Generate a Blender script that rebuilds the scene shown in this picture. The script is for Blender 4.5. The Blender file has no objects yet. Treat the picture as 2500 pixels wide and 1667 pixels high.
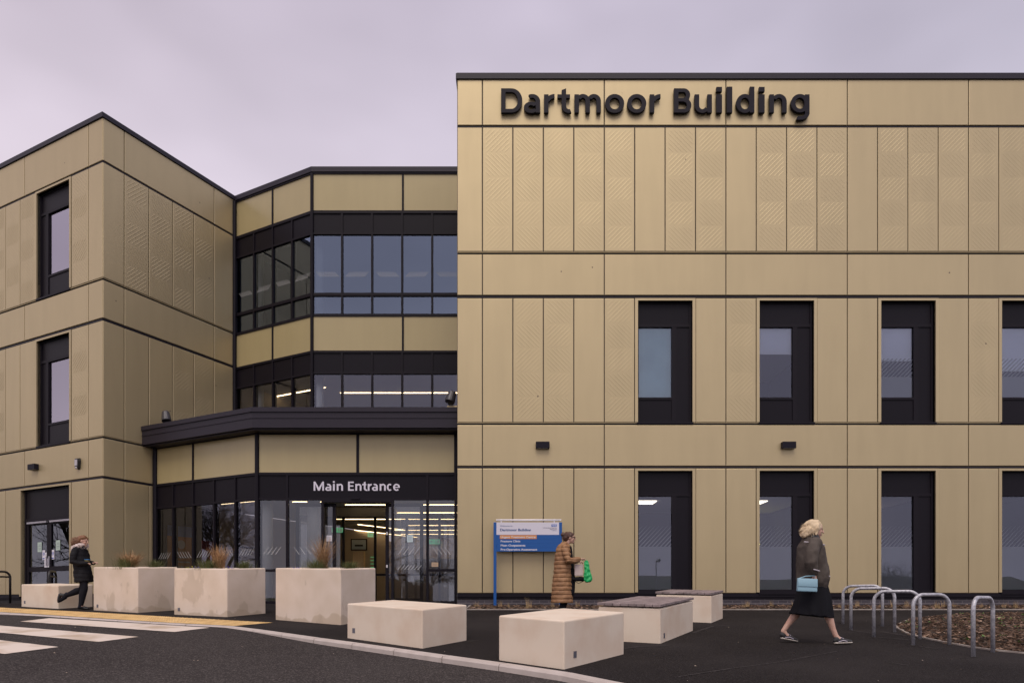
import bpy, bmesh, math, random
from mathutils import Vector, Matrix, noise
R = math.radians
random.seed(7)
sc = bpy.context.scene
# ------------------------------------------------------------------ camera
cam_d = bpy.data.cameras.new('camera'); cam = bpy.data.objects.new('camera', cam_d)
sc.collection.objects.link(cam); sc.camera = cam
cam.location = (0, 0, 0); cam.rotation_euler = (R(90), 0, 0)
cam_d.sensor_width = 36; cam_d.lens = 36*1720/2500
cam_d.shift_y = (1472-833.5)/2500
cam_d.clip_start = .1; cam_d.clip_end = 2000
# ------------------------------------------------------------------ sky
SUN_EL, SUN_AZ = R(58), R(185)      # azimuth clockwise from +Y; behind the camera, a little left
w = bpy.data.worlds.new('World'); sc.world = w; w.use_nodes = True
nt = w.node_tree; N = nt.nodes; L = nt.links; N.clear()
out = N.new('ShaderNodeOutputWorld')
sky = N.new('ShaderNodeTexSky'); sky.sky_type = 'NISHITA'; sky.sun_disc = False
sky.sun_elevation = SUN_EL; sky.sun_rotation = SUN_AZ; sky.air_density = 2; sky.dust_density = 4
b1 = N.new('ShaderNodeBackground'); b1.inputs[1].default_value = .1; L.new(sky.outputs[0], b1.inputs[0])
tc = N.new('ShaderNodeTexCoord'); sep = N.new('ShaderNodeSeparateXYZ'); L.new(tc.outputs['Generated'], sep.inputs[0])
ramp = N.new('ShaderNodeValToRGB'); L.new(sep.outputs[2], ramp.inputs[0])
ramp.color_ramp.elements[0].position = 0.0; ramp.color_ramp.elements[0].color = (.66, .615, .665, 1)
ramp.color_ramp.elements[1].position = .85; ramp.color_ramp.elements[1].color = (.44, .405, .49, 1)
e = ramp.color_ramp.elements.new(.30); e.color = (.655, .605, .67, 1)
e = ramp.color_ramp.elements.new(.48); e.color = (.60, .55, .63, 1)
e = ramp.color_ramp.elements.new(.66); e.color = (.515, .465, .55, 1)
mp = N.new('ShaderNodeMapping'); mp.inputs['Scale'].default_value = (1.6, 1.6, 3.6); L.new(tc.outputs['Generated'], mp.inputs[0])
nz = N.new('ShaderNodeTexNoise'); nz.inputs['Scale'].default_value = 1.5; nz.inputs['Detail'].default_value = 3.0; nz.inputs['Roughness'].default_value = .48
L.new(mp.outputs[0], nz.inputs[0])
mr = N.new('ShaderNodeMapRange'); L.new(nz.outputs[0], mr.inputs[0])
mr.inputs[1].default_value = .3; mr.inputs[2].default_value = .7; mr.inputs[3].default_value = .77; mr.inputs[4].default_value = 1.13
# brighter western half of the overcast, behind the photographer
mrx = N.new('ShaderNodeMapRange'); L.new(sep.outputs[1], mrx.inputs[0])
mrx.inputs[1].default_value = .35; mrx.inputs[2].default_value = -.5; mrx.inputs[3].default_value = 1.0; mrx.inputs[4].default_value = 1.25
mlt = N.new('ShaderNodeMath'); mlt.operation = 'MULTIPLY'; L.new(mr.outputs[0], mlt.inputs[0]); L.new(mrx.outputs[0], mlt.inputs[1])
# the right of the view is a bluer grey, the left a pinker one
mixc = N.new('ShaderNodeMix'); mixc.data_type = 'RGBA'; mixc.blend_type = 'MULTIPLY'; mixc.inputs[0].default_value = 1
tint = N.new('ShaderNodeValToRGB'); tx = N.new('ShaderNodeMapRange'); L.new(sep.outputs[0], tx.inputs[0])
tx.inputs[1].default_value = -.6; tx.inputs[2].default_value = .6; L.new(tx.outputs[0], tint.inputs[0])
tint.color_ramp.elements[0].color = (1.0, .955, .95, 1); tint.color_ramp.elements[1].color = (.93, .95, 1.0, 1)
L.new(ramp.outputs[0], mixc.inputs[6]); L.new(tint.outputs[0], mixc.inputs[7])
b2 = N.new('ShaderNodeBackground'); L.new(mixc.outputs[2], b2.inputs[0]); L.new(mlt.outputs[0], b2.inputs[1])
mx = N.new('ShaderNodeMixShader'); mx.inputs[0].default_value = .95
L.new(b1.outputs[0], mx.inputs[1]); L.new(b2.outputs[0], mx.inputs[2]); L.new(mx.outputs[0], out.inputs[0])
# ------------------------------------------------------------------ sun
sd = bpy.data.lights.new('sun', 'SUN'); sd.energy = 1.5; sd.angle = R(38); sd.color = (1.0, .90, .76)
sun = bpy.data.objects.new('sun', sd); sc.collection.objects.link(sun)
sv = Vector((math.sin(SUN_AZ)*math.cos(SUN_EL), math.cos(SUN_AZ)*math.cos(SUN_EL), math.sin(SUN_EL)))
sun.rotation_euler = sv.to_track_quat('Z', 'Y').to_euler()
sc.view_settings.view_transform = 'Standard'; sc.view_settings.look = 'None'
sc.view_settings.exposure = .34; sc.view_settings.gamma = 1
sc.cycles.max_bounces = 8; sc.cycles.transparent_max_bounces = 16
sc.cycles.use_denoising = True
sc.cycles.sample_clamp_indirect = 6

# ------------------------------------------------------------------ materials
MATS = {}
def mat(name, col=(.5, .5, .5), rough=.6, metal=0., bump=None, var=None, rnd=0., spec=None, build=None, emis=None):
    """bump=(scale,strength,distance)  var=(scale,col2,lo,hi)  rnd: per-object brightness"""
    if name in MATS: return MATS[name]
    m = bpy.data.materials.new(name); m.use_nodes = True; MATS[name] = m
    t = m.node_tree; n = t.nodes; l = t.links
    p = n['Principled BSDF']
    p.inputs['Base Color'].default_value = (*col, 1); p.inputs['Roughness'].default_value = rough; p.inputs['Metallic'].default_value = metal
    if spec is not None: p.inputs['Specular IOR Level'].default_value = spec
    tc = n.new('ShaderNodeTexCoord'); cs = None
    if var:
        nz = n.new('ShaderNodeTexNoise'); nz.inputs['Scale'].default_value = var[0]; nz.inputs['Detail'].default_value = 6; l.new(tc.outputs['Object'], nz.inputs[0])
        mr = n.new('ShaderNodeMapRange'); mr.inputs[1].default_value = var[2]; mr.inputs[2].default_value = var[3]; l.new(nz.outputs[0], mr.inputs[0])
        mx = n.new('ShaderNodeMix'); mx.data_type = 'RGBA'; mx.inputs[6].default_value = (*col, 1); mx.inputs[7].default_value = (*var[1], 1)
        l.new(mr.outputs[0], mx.inputs[0]); cs = mx.outputs[2]; l.new(cs, p.inputs['Base Color'])
    if rnd:
        oi = n.new('ShaderNodeObjectInfo'); hs = n.new('ShaderNodeHueSaturation')
        mr = n.new('ShaderNodeMapRange'); mr.inputs[3].default_value = 1-rnd; mr.inputs[4].default_value = 1+rnd; l.new(oi.outputs['Random'], mr.inputs[0])
        l.new(mr.outputs[0], hs.inputs['Value'])
        if cs: l.new(cs, hs.inputs['Color'])
        else: hs.inputs['Color'].default_value = (*col, 1)
        cs = hs.outputs[0]; l.new(cs, p.inputs['Base Color'])
    if bump:
        nz = n.new('ShaderNodeTexNoise'); nz.inputs['Scale'].default_value = bump[0]; nz.inputs['Detail'].default_value = 4; l.new(tc.outputs['Object'], nz.inputs[0])
        b = n.new('ShaderNodeBump'); b.inputs['Strength'].default_value = bump[1]; b.inputs['Distance'].default_value = bump[2]
        l.new(nz.outputs[0], b.inputs['Height']); l.new(b.outputs[0], p.inputs['Normal'])
    if emis: p.inputs['Emission Color'].default_value = (*emis[0], 1); p.inputs['Emission Strength'].default_value = emis[1]
    if build: build(m, t, n, l, p, tc, cs)
    return m

def clad_build(m, t, n, l, p, tc, cs):
    # faint rain marks running down the sheet plus a slow waviness of the metal
    mp = n.new('ShaderNodeMapping'); mp.inputs['Scale'].default_value = (2.2, 2.2, .35); l.new(tc.outputs['Object'], mp.inputs[0])
    nz = n.new('ShaderNodeTexNoise'); nz.inputs['Scale'].default_value = 1.6; nz.inputs['Detail'].default_value = 5; l.new(mp.outputs[0], nz.inputs[0])
    mr = n.new('ShaderNodeMapRange'); mr.inputs[1].default_value = .35; mr.inputs[2].default_value = .7; mr.inputs[3].default_value = 1.015; mr.inputs[4].default_value = .965; l.new(nz.outputs[0], mr.inputs[0])
    mx = n.new('ShaderNodeMix'); mx.data_type = 'RGBA'; mx.blend_type = 'MULTIPLY'; mx.inputs[0].default_value = 1
    l.new(cs, mx.inputs[6]); l.new(mr.outputs[0], mx.inputs[7])
    vo = n.new('ShaderNodeTexVoronoi'); vo.inputs['Scale'].default_value = 1.15; vo.inputs['Randomness'].default_value = 1; l.new(tc.outputs['Object'], vo.inputs[0])
    sp = n.new('ShaderNodeMath'); sp.operation = 'LESS_THAN'; sp.inputs[1].default_value = .021; l.new(vo.outputs['Distance'], sp.inputs[0])
    mx2 = n.new('ShaderNodeMix'); mx2.data_type = 'RGBA'; mx2.inputs[7].default_value = (.1, .08, .06, 1)
    l.new(sp.outputs[0], mx2.inputs[0]); l.new(mx.outputs[2], mx2.inputs[6]); l.new(mx2.outputs[2], p.inputs['Base Color'])
    n2 = n.new('ShaderNodeTexNoise'); n2.inputs['Scale'].default_value = 1.3; n2.inputs['Detail'].default_value = 1; l.new(tc.outputs['Object'], n2.inputs[0])
    b = n.new('ShaderNodeBump'); b.inputs['Strength'].default_value = .25; b.inputs['Distance'].default_value = .02; l.new(n2.outputs[0], b.inputs['Height'])
    n3 = n.new('ShaderNodeTexNoise'); n3.inputs['Scale'].default_value = 260; l.new(tc.outputs['Object'], n3.inputs[0])
    b3 = n.new('ShaderNodeBump'); b3.inputs['Strength'].default_value = .12; b3.inputs['Distance'].default_value = .002; l.new(n3.outputs[0], b3.inputs['Height'])
    l.new(b.outputs[0], b3.inputs['Normal']); l.new(b3.outputs[0], p.inputs['Normal'])
CLAD = mat('champagne_metal', (.463, .377, .224), .47, .52, rnd=.022, build=clad_build)
GOLD = mat('gold_glazed_panel', (.40, .328, .172), .30, .05, rnd=.015, build=clad_build)
FRAME = mat('dark_frame', (.0105, .0085, .0130), .5, 0., spec=.14, bump=(8, .05, .01))
SPAN = mat('dark_spandrel', (.0085, .0068, .0108), .4, 0., spec=.14, bump=(.8, .1, .02), rnd=.08)
BACK = mat('joint_black', (.018, .016, .017), .8)
COPE = mat('coping_metal', (.021, .0172, .027), .45, .0, spec=.25, bump=(1.5, .1, .02))
WHITE = mat('white_paint', (.78, .77, .80), .5)
def glass_mat(name, ior, tint, gl=(1, 1, 1), wob=.05, rough=0.0):
    if name in MATS: return MATS[name]
    m = bpy.data.materials.new(name); m.use_nodes = True; MATS[name] = m
    t = m.node_tree; n = t.nodes; l = t.links; n.clear()
    o = n.new('ShaderNodeOutputMaterial'); tr = n.new('ShaderNodeBsdfTransparent'); tr.inputs[0].default_value = (*tint, 1)
    g = n.new('ShaderNodeBsdfGlossy'); g.inputs['Color'].default_value = (*gl, 1); g.inputs['Roughness'].default_value = rough
    tc = n.new('ShaderNodeTexCoord'); nz = n.new('ShaderNodeTexNoise'); nz.inputs['Scale'].default_value = 1.1; nz.inputs['Detail'].default_value = 1; l.new(tc.outputs['Object'], nz.inputs[0])
    b = n.new('ShaderNodeBump'); b.inputs['Strength'].default_value = wob; b.inputs['Distance'].default_value = .02; l.new(nz.outputs[0], b.inputs['Height']); l.new(b.outputs[0], g.inputs['Normal'])
    f = n.new('ShaderNodeFresnel'); f.inputs[0].default_value = ior
    mx = n.new('ShaderNodeMixShader'); l.new(f.outputs[0], mx.inputs[0]); l.new(tr.outputs[0], mx.inputs[1]); l.new(g.outputs[0], mx.inputs[2]); l.new(mx.outputs[0], o.inputs[0])
    return m
GLASS = glass_mat('window_glass', 2.0, (.86, .90, .93), (.70, .73, .90), .025)
GLASSW = glass_mat('wing_glass', 4.6, (.80, .84, .90), (.90, .86, 1.0), .03)
GLASSUP = glass_mat('coated_glass', 2.75, (.60, .66, .72), (.62, .76, 1.0))
GLASSDOOR = glass_mat('entrance_glass', 1.95, (.80, .80, .78), (.82, .88, 1.0), .025)
def film_mat(name, col, alpha, em=0):
    m = bpy.data.materials.new(name); m.use_nodes = True; MATS[name] = m
    p = m.node_tree.nodes['Principled BSDF']; p.inputs['Base Color'].default_value = (*col, 1); p.inputs['Roughness'].default_value = .7; p.inputs['Alpha'].default_value = alpha
    return m
FILM = film_mat('frosted_film', (.66, .67, .68), .62)
FILM2 = film_mat('frosted_film_pale', (.60, .64, .72), .62)
MARK = film_mat('frosted_marks', (.60, .60, .60), .5)
MARKW = film_mat('frosted_marks_warm', (.60, .58, .55), .55)
BLIND = mat('blind_fabric', (.92, .93, .96), .8)
BLINDT = mat('teal_blind_fabric', (.70, .92, .90), .8, var=(1.2, (.62, .83, .82), .4, .6))
def conc_build(m, t, n, l, p, tc, cs):
    # damp line creeping up from the ground and runs under the rim, in object space
    sp = n.new('ShaderNodeSeparateXYZ'); l.new(tc.outputs['Object'], sp.inputs[0])
    nz = n.new('ShaderNodeTexNoise'); nz.inputs['Scale'].default_value = 2.6; nz.inputs['Detail'].default_value = 3; l.new(tc.outputs['Object'], nz.inputs[0])
    h = n.new('ShaderNodeMath'); h.operation = 'MULTIPLY_ADD'; h.inputs[1].default_value = -.42; l.new(nz.outputs[0], h.inputs[0]); l.new(sp.outputs[2], h.inputs[2])
    mr = n.new('ShaderNodeMapRange'); mr.inputs[1].default_value = -.145; mr.inputs[2].default_value = -.175; mr.inputs[3].default_value = 0; mr.inputs[4].default_value = .55; l.new(h.outputs[0], mr.inputs[0])
    mx = n.new('ShaderNodeMix'); mx.data_type = 'RGBA'; mx.inputs[7].default_value = (.44, .34, .235, 1); l.new(mr.outputs[0], mx.inputs[0]); l.new(cs, mx.inputs[6])
    mp = n.new('ShaderNodeMapping'); mp.inputs['Scale'].default_value = (1.4, 1.4, .7); l.new(tc.outputs['Object'], mp.inputs[0])
    oi = n.new('ShaderNodeObjectInfo'); ad = n.new('ShaderNodeVectorMath'); l.new(mp.outputs[0], ad.inputs[0])
    cm = n.new('ShaderNodeCombineXYZ'); ml = n.new('ShaderNodeMath'); ml.operation = 'MULTIPLY'; ml.inputs[1].default_value = 40; l.new(oi.outputs['Random'], ml.inputs[0]); l.new(ml.outputs[0], cm.inputs[0]); l.new(cm.outputs[0], ad.inputs[1])
    n4 = n.new('ShaderNodeTexNoise'); n4.inputs['Scale'].default_value = 1.5; n4.inputs['Detail'].default_value = 5; l.new(ad.outputs[0], n4.inputs[0])
    r4 = n.new('ShaderNodeMapRange'); r4.inputs[1].default_value = .585; r4.inputs[2].default_value = .615; r4.inputs[4].default_value = .5; l.new(n4.outputs[0], r4.inputs[0])
    m4 = n.new('ShaderNodeMix'); m4.data_type = 'RGBA'; m4.inputs[7].default_value = (.46, .37, .28, 1); l.new(r4.outputs[0], m4.inputs[0]); l.new(mx.outputs[2], m4.inputs[6])
    vo = n.new('ShaderNodeTexVoronoi'); vo.inputs['Scale'].default_value = 14; l.new(tc.outputs['Object'], vo.inputs[0])
    lt = n.new('ShaderNodeMath'); lt.operation = 'LESS_THAN'; lt.inputs[1].default_value = .075; l.new(vo.outputs['Distance'], lt.inputs[0])
    lm = n.new('ShaderNodeMath'); lm.operation = 'MULTIPLY'; lm.inputs[1].default_value = .35; l.new(lt.outputs[0], lm.inputs[0])
    m5 = n.new('ShaderNodeMix'); m5.data_type = 'RGBA'; m5.inputs[7].default_value = (.3, .25, .2, 1); l.new(lm.outputs[0], m5.inputs[0]); l.new(m4.outputs[2], m5.inputs[6]); l.new(m5.outputs[2], p.inputs['Base Color'])
CONC = mat('cast_concrete', (.70, .59, .495), .85, var=(2.4, (.635, .525, .42), .36, .66), bump=(60, .18, .004), build=conc_build)
CONCY = mat('cast_concrete_buff', (.70, .60, .49), .85, var=(2.2, (.63, .50, .385), .42, .70), bump=(60, .18, .004))
def asph(scale1, c1, c2, thr):
    def f(m, t, n, l, p, tc, cs):
        vo = n.new('ShaderNodeTexVoronoi'); vo.inputs['Scale'].default_value = scale1; l.new(tc.outputs['Object'], vo.inputs[0])
        g = n.new('ShaderNodeSeparateColor'); l.new(vo.outputs['Color'], g.inputs[0])
        mr = n.new('ShaderNodeMapRange'); mr.inputs[1].default_value = thr; mr.inputs[2].default_value = 1; l.new(g.outputs[0], mr.inputs[0])
        mx = n.new('ShaderNodeMix'); mx.data_type = 'RGBA'; mx.inputs[7].default_value = (*c2, 1); l.new(mr.outputs[0], mx.inputs[0]); l.new(cs, mx.inputs[6])
        v2 = n.new('ShaderNodeTexVoronoi'); v2.inputs['Scale'].default_value = scale1*.22; l.new(tc.outputs['Object'], v2.inputs[0])
        lt = n.new('ShaderNodeMath'); lt.operation = 'LESS_THAN'; lt.inputs[1].default_value = .05; l.new(v2.outputs['Distance'], lt.inputs[0])
        m2 = n.new('ShaderNodeMix'); m2.data_type = 'RGBA'; m2.inputs[7].default_value = (c2[0]*2.2, c2[1]*2.2, c2[2]*2.2, 1); l.new(lt.outputs[0], m2.inputs[0]); l.new(mx.outputs[2], m2.inputs[6])
        l.new(m2.outputs[2], p.inputs['Base Color'])
        b = n.new('ShaderNodeBump'); b.inputs['Strength'].default_value = .5; b.inputs['Distance'].default_value = .006; l.new(vo.outputs['Distance'], b.inputs['Height']); l.new(b.outputs[0], p.inputs['Normal'])
    return f
ROAD = mat('road_asphalt', (.026, .0218, .0218), .9, spec=.12, var=(.5, (.038, .033, .0325), .35, .65), build=asph(75, None, (.105, .092, .088), .62))
PAVE = mat('path_asphalt', (.0130, .0108, .0112), .9, spec=.10, var=(.55, (.024, .0205, .0205), .42, .68), build=asph(95, None, (.035, .031, .032), .55))
KERB = mat('kerb_stone', (.50, .44, .41), .85, var=(5, (.43, .375, .345), .35, .65), bump=(70, .2, .004))
PAINT = mat('road_paint', (.66, .57, .50), .75, var=(1.6, (.47, .37, .28), .50, .66), bump=(90, .3, .004))
def tact_build(m, t, n, l, p, tc, cs):
    pass
TACT = mat('tactile_paving', (.66, .45, .20), .8, var=(5, (.50, .32, .13), .4, .62), bump=(60, .2, .003))
GRASSG = mat('grass_far', (.06, .075, .03), .9, var=(.3, (.09, .08, .04), .4, .6))
def brick_build(m, t, n, l, p, tc, cs):
    br = n.new('ShaderNodeTexBrick'); br.inputs['Scale'].default_value = 1; br.inputs['Brick Width'].default_value = .225; br.inputs['Row Height'].default_value = .075; br.inputs['Mortar Size'].default_value = .006
    br.inputs['Color1'].default_value = (.040, .034, .045, 1); br.inputs['Color2'].default_value = (.065, .055, .068, 1); br.inputs['Mortar'].default_value = (.15, .135, .14, 1)
    mp = n.new('ShaderNodeMapping'); mp.inputs['Rotation'].default_value = (R(90), 0, 0); l.new(tc.outputs['Object'], mp.inputs[0]); l.new(mp.outputs[0], br.inputs[0]); l.new(br.outputs[0], p.inputs['Base Color'])
BRICK = mat('engineering_brick', (.05, .04, .05), .5, build=brick_build)
SOIL = mat('bark_soil', (.060, .036, .022), .95, var=(6, (.10, .058, .034), .4, .6), bump=(25, .6, .02))
GALV = mat('galvanised_steel', (.47, .47, .51), .5, .4, var=(28, (.30, .30, .34), .45, .62), bump=(40, .1, .003))
BLACK = mat('black_paint', (.012, .012, .013), .35)
BLUE = mat('sign_blue', (.0, .075, .30), .4)
SIGNW = mat('sign_white', (.62, .60, .68), .45)
ORANGE = mat('sign_orange', (.60, .24, .06), .5)
NAVY = mat('sign_navy_text', (.02, .07, .22), .5)
GREYT = mat('sign_grey_text', (.10, .09, .14), .5)
LETT = mat('dark_letter_metal', (.0115, .0095, .017), .5, 0., spec=.14)
TIMBER = mat('weathered_timber', (.26, .205, .205), .8, var=(9, (.16, .125, .125), .4, .65), bump=(40, .4, .004), rnd=.14)
def emit(name, col, s):
    if name in MATS: return MATS[name]
    m = bpy.data.materials.new(name); m.use_nodes = True; MATS[name] = m
    p = m.node_tree.nodes['Principled BSDF']; p.inputs['Base Color'].default_value = (.8, .8, .8, 1); p.inputs['Emission Color'].default_value = (*col, 1); p.inputs['Emission Strength'].default_value = s
    return m
LED = emit('led_strip', (1, .70, .38), 6.0)
LEDP = emit('led_panel', (1, .85, .66), 2.6)
LEDB = emit('led_panel_dim', (1, .72, .50), 1.3)
LEDY = emit('led_panel_yellow', (1, .85, .2), 1.6)
EXITG = emit('exit_green', (.0, .38, .17), .45)
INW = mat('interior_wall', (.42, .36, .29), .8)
INWARM = mat('interior_warm_wall', (.80, .60, .36), .8)
INC = mat('interior_ceiling', (.60, .60, .60), .9)
INF = mat('interior_floor', (.22, .21, .20), .35)
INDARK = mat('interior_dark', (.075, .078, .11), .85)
COLW = mat('white_column', (.80, .82, .82), .7)

# ------------------------------------------------------------------ mesh helpers
class MB:
    def __init__(s): s.v = []; s.f = []; s.m = []
    def add(s, vs, fs, mi=0):
        o = len(s.v); s.v += [tuple(p) for p in vs]; s.f += [tuple(i+o for i in f) for f in fs]; s.m += [mi]*len(fs)
        return s
    def hexa(s, c, mi=0):     # 8 corners: bottom 4 ccw, top 4
        return s.add(c, [(0, 3, 2, 1), (4, 5, 6, 7), (0, 1, 5, 4), (1, 2, 6, 5), (2, 3, 7, 6), (3, 0, 4, 7)], mi)
    def box(s, a, b, mi=0):
        (x0, y0, z0), (x1, y1, z1) = a, b
        return s.hexa([(x0, y0, z0), (x1, y0, z0), (x1, y1, z0), (x0, y1, z0), (x0, y0, z1), (x1, y0, z1), (x1, y1, z1), (x0, y1, z1)], mi)
    def prism(s, poly, z0, z1, mi=0):
        n = len(poly); b = [(p[0], p[1], z0 if not callable(z0) else z0(*p[:2])) for p in poly]; t = [(p[0], p[1], z1 if not callable(z1) else z1(*p[:2])) for p in poly]
        return s.add(b+t, [tuple(range(n-1, -1, -1)), tuple(range(n, 2*n))]+[(i, (i+1) % n, (i+1) % n+n, i+n) for i in range(n)], mi)
    def tube(s, pts, rad, seg=10, lat=None, mi=0, cap=True):
        pts = [Vector(p) for p in pts]; n = len(pts); rings = []
        rr = rad if isinstance(rad, (list, tuple)) else [rad]*n
        rr = [r if isinstance(r, (list, tuple)) else (r, r) for r in rr]
        P = list(pts); Q = list(rr)
        if cap:   # rounded ends
            d0 = (pts[0]-pts[1]).normalized(); d1 = (pts[-1]-pts[-2]).normalized()
            m0 = min(rr[0]); m1 = min(rr[-1])
            P = [pts[0]+d0*m0*.9, pts[0]+d0*m0*.55]+pts+[pts[-1]+d1*m1*.55, pts[-1]+d1*m1*.9]
            Q = [(rr[0][0]*.35, rr[0][1]*.35), (rr[0][0]*.8, rr[0][1]*.8)]+rr+[(rr[-1][0]*.8, rr[-1][1]*.8), (rr[-1][0]*.35, rr[-1][1]*.35)]
        prev = None
        vs = []
        for i, p in enumerate(P):
            if i == 0: t = P[1]-P[0]
            elif i == len(P)-1: t = P[-1]-P[-2]
            else: t = (P[i+1]-P[i]).normalized()+(P[i]-P[i-1]).normalized()
            t.normalize()
            a = Vector(lat) if lat is not None else (prev if prev is not None else Vector((0, 0, 1)) if abs(t.z) < .9 else Vector((0, 1, 0)))
            a = a-t*a.dot(t)
            if a.length < 1e-4: a = t.orthogonal()
            a.normalize(); b = t.cross(a); prev = a
            for k in range(seg):
                an = 2*math.pi*k/seg
                vs.append(p+a*math.cos(an)*Q[i][0]+b*math.sin(an)*Q[i][1])
        m = len(P)
        fs = [(i*seg+k, i*seg+(k+1) % seg, (i+1)*seg+(k+1) % seg, (i+1)*seg+k) for i in range(m-1) for k in range(seg)]
        fs += [tuple(range(seg-1, -1, -1)), tuple((m-1)*seg+k for k in range(seg))]
        return s.add(vs, fs, mi)
    def ball(s, c, r, seg=14, rings=9, rot=None, mi=0):
        r = r if isinstance(r, (list, tuple)) else (r, r, r); c = Vector(c); vs = []
        for i in range(1, rings):
            th = math.pi*i/rings
            for k in range(seg):
                ph = 2*math.pi*k/seg
                q = Vector((r[0]*math.sin(th)*math.cos(ph), r[1]*math.sin(th)*math.sin(ph), r[2]*math.cos(th)))
                vs.append(c+(rot @ q if rot else q))
        q0 = Vector((0, 0, r[2])); q1 = -q0
        vs += [c+(rot @ q0 if rot else q0), c+(rot @ q1 if rot else q1)]
        T = len(vs)-2
        fs = [(i*seg+k, (i+1)*seg+k, (i+1)*seg+(k+1) % seg, i*seg+(k+1) % seg) for i in range(rings-2) for k in range(seg)]
        fs += [(T, k, (k+1) % seg) for k in range(seg)]+[(T+1, (rings-2)*seg+(k+1) % seg, (rings-2)*seg+k) for k in range(seg)]
        return s.add(vs, fs, mi)
    def build(s, name, mats, parent=None, smooth=False, origin=None):
        me = bpy.data.meshes.new(name)
        off = wloc(parent) if parent is not None else Vector(origin) if origin is not None else Vector((0, 0, 0))
        if parent is None and origin is None and s.v:
            xs = [v[0] for v in s.v]; ys = [v[1] for v in s.v]; zs = [v[2] for v in s.v]
            off = Vector(((min(xs)+max(xs))/2, (min(ys)+max(ys))/2, min(zs)))
        me.from_pydata([tuple(Vector(v)-off) for v in s.v], [], s.f)
        mats = mats if isinstance(mats, (list, tuple)) else [mats]
        for m in mats: me.materials.append(m)
        if len(mats) > 1: me.polygons.foreach_set('material_index', s.m)
        if smooth: me.polygons.foreach_set('use_smooth', [True]*len(me.polygons))
        me.update()
        o = bpy.data.objects.new(name, me); sc.collection.objects.link(o)
        if parent is not None: o.parent = parent
        else: o.location = off
        return o
def wloc(o):
    v = Vector((0, 0, 0))
    while o is not None: v += o.location; o = o.parent
    return v
def empty(name, loc):
    o = bpy.data.objects.new(name, None); o.empty_display_size = .2; sc.collection.objects.link(o); o.location = loc; return o
def tag(o, label=None, cat=None, group=None, kind=None):
    if label: o['label'] = label
    if cat: o['category'] = cat
    if group: o['group'] = group
    if kind: o['kind'] = kind
    return o
def bevel(o, wd=.015, seg=2, ang=40):
    m = o.modifiers.new('bevel', 'BEVEL'); m.width = wd; m.segments = seg; m.limit_method = 'ANGLE'; m.angle_limit = R(ang); m.harden_normals = False
    return o
class Fac:      # a facade plane: s along it, z up, n outwards
    def __init__(s, O, D, Nn): s.O = Vector((O[0], O[1], 0)); s.D = Vector((D[0], D[1], 0)).normalized(); s.N = Vector((Nn[0], Nn[1], 0)).normalized()
    def p(s, a, z, n=0): q = s.O+s.D*a+s.N*n; return (q.x, q.y, z)
    def box(s, mb, s0, s1, z0, z1, n0, n1, mi=0):
        c = [s.p(s0, z0, n1), s.p(s1, z0, n1), s.p(s1, z0, n0), s.p(s0, z0, n0)]
        c = c+[(q[0], q[1], z1) for q in c]
        if s.D.cross(-s.N).z < 0: c = [c[1], c[0], c[3], c[2], c[5], c[4], c[7], c[6]]
        return mb.hexa(c, mi)
    def quad(s, mb, pts, n, mi=0):      # pts: (s,z) list
        if s.D.cross(Vector((0, 0, 1))).dot(s.N) < 0: pts = pts[::-1]
        return mb.add([s.p(a, z, n) for a, z in pts], [tuple(range(len(pts)))], mi)
FR = Fac((0, 17.2), (1, 0), (0, -1))
CRN = (-10.77, 18.54)
FWL = Fac(CRN, (-.8893, .4573), (-.4573, -.8893))
FWR = Fac(CRN, (.458, .889), (.889, -.458))
FCU = Fac((0, 20.87), (1, 0), (0, -1))
FCA = Fac((-8.79, 22.38), (2.86, -1.51), (-1.51, -2.86))
FEF = Fac((0, 18.05), (1, 0), (0, -1))
FEA = Fac((-10.085, 19.87), (3.545, -1.82), (-1.82, -3.545))

# ------------------------------------------------------------------ ground
def gz(y): return -1.89 if y < -12 else (0.0 if y > 18.24 else .0625*y-1.14)
def sm(a, b, x):
    t = min(1, max(0, (x-a)/(b-a))); return t*t*(3-2*t)
def drop(x): return .012+.058*sm(-5.2, -2.2, x)+.045*sm(-9.6, -12.2, x)
def px(u, v, dr=0.0):
    y = (1.14+dr)*1720/(v-1364.5); return ((u-1250)/1720*y, y)
def pxr(u, v):
    p = px(u, v, .012)
    for _ in range(3): p = px(u, v, drop(p[0]))
    return p
Kp = [px(*q) for q in [(0, 1493.8), (100, 1499.8), (200, 1506.5), (300, 1513), (420, 1520.5), (500, 1524.6), (576, 1528), (600, 1531.4), (666, 1540), (761.5, 1553.9), (880, 1569.4), (1005.5, 1586.9), (1147, 1606.6), (1278.7, 1624), (1412.7, 1644.5), (1523, 1667)]]
d0 = Vector(Kp[0])-Vector(Kp[2]); d0.normalize()
Kleft = [tuple(Vector(Kp[0])+d0*k) for k in (40, 20, 8, 4, 2)]
Kright = [(1.55, 5.7), (2.3, 4.4), (3.0, 2.6), (3.3, 0), (3.4, -6), (3.4, -11.9)]
K = Kleft+Kp+Kright
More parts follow.
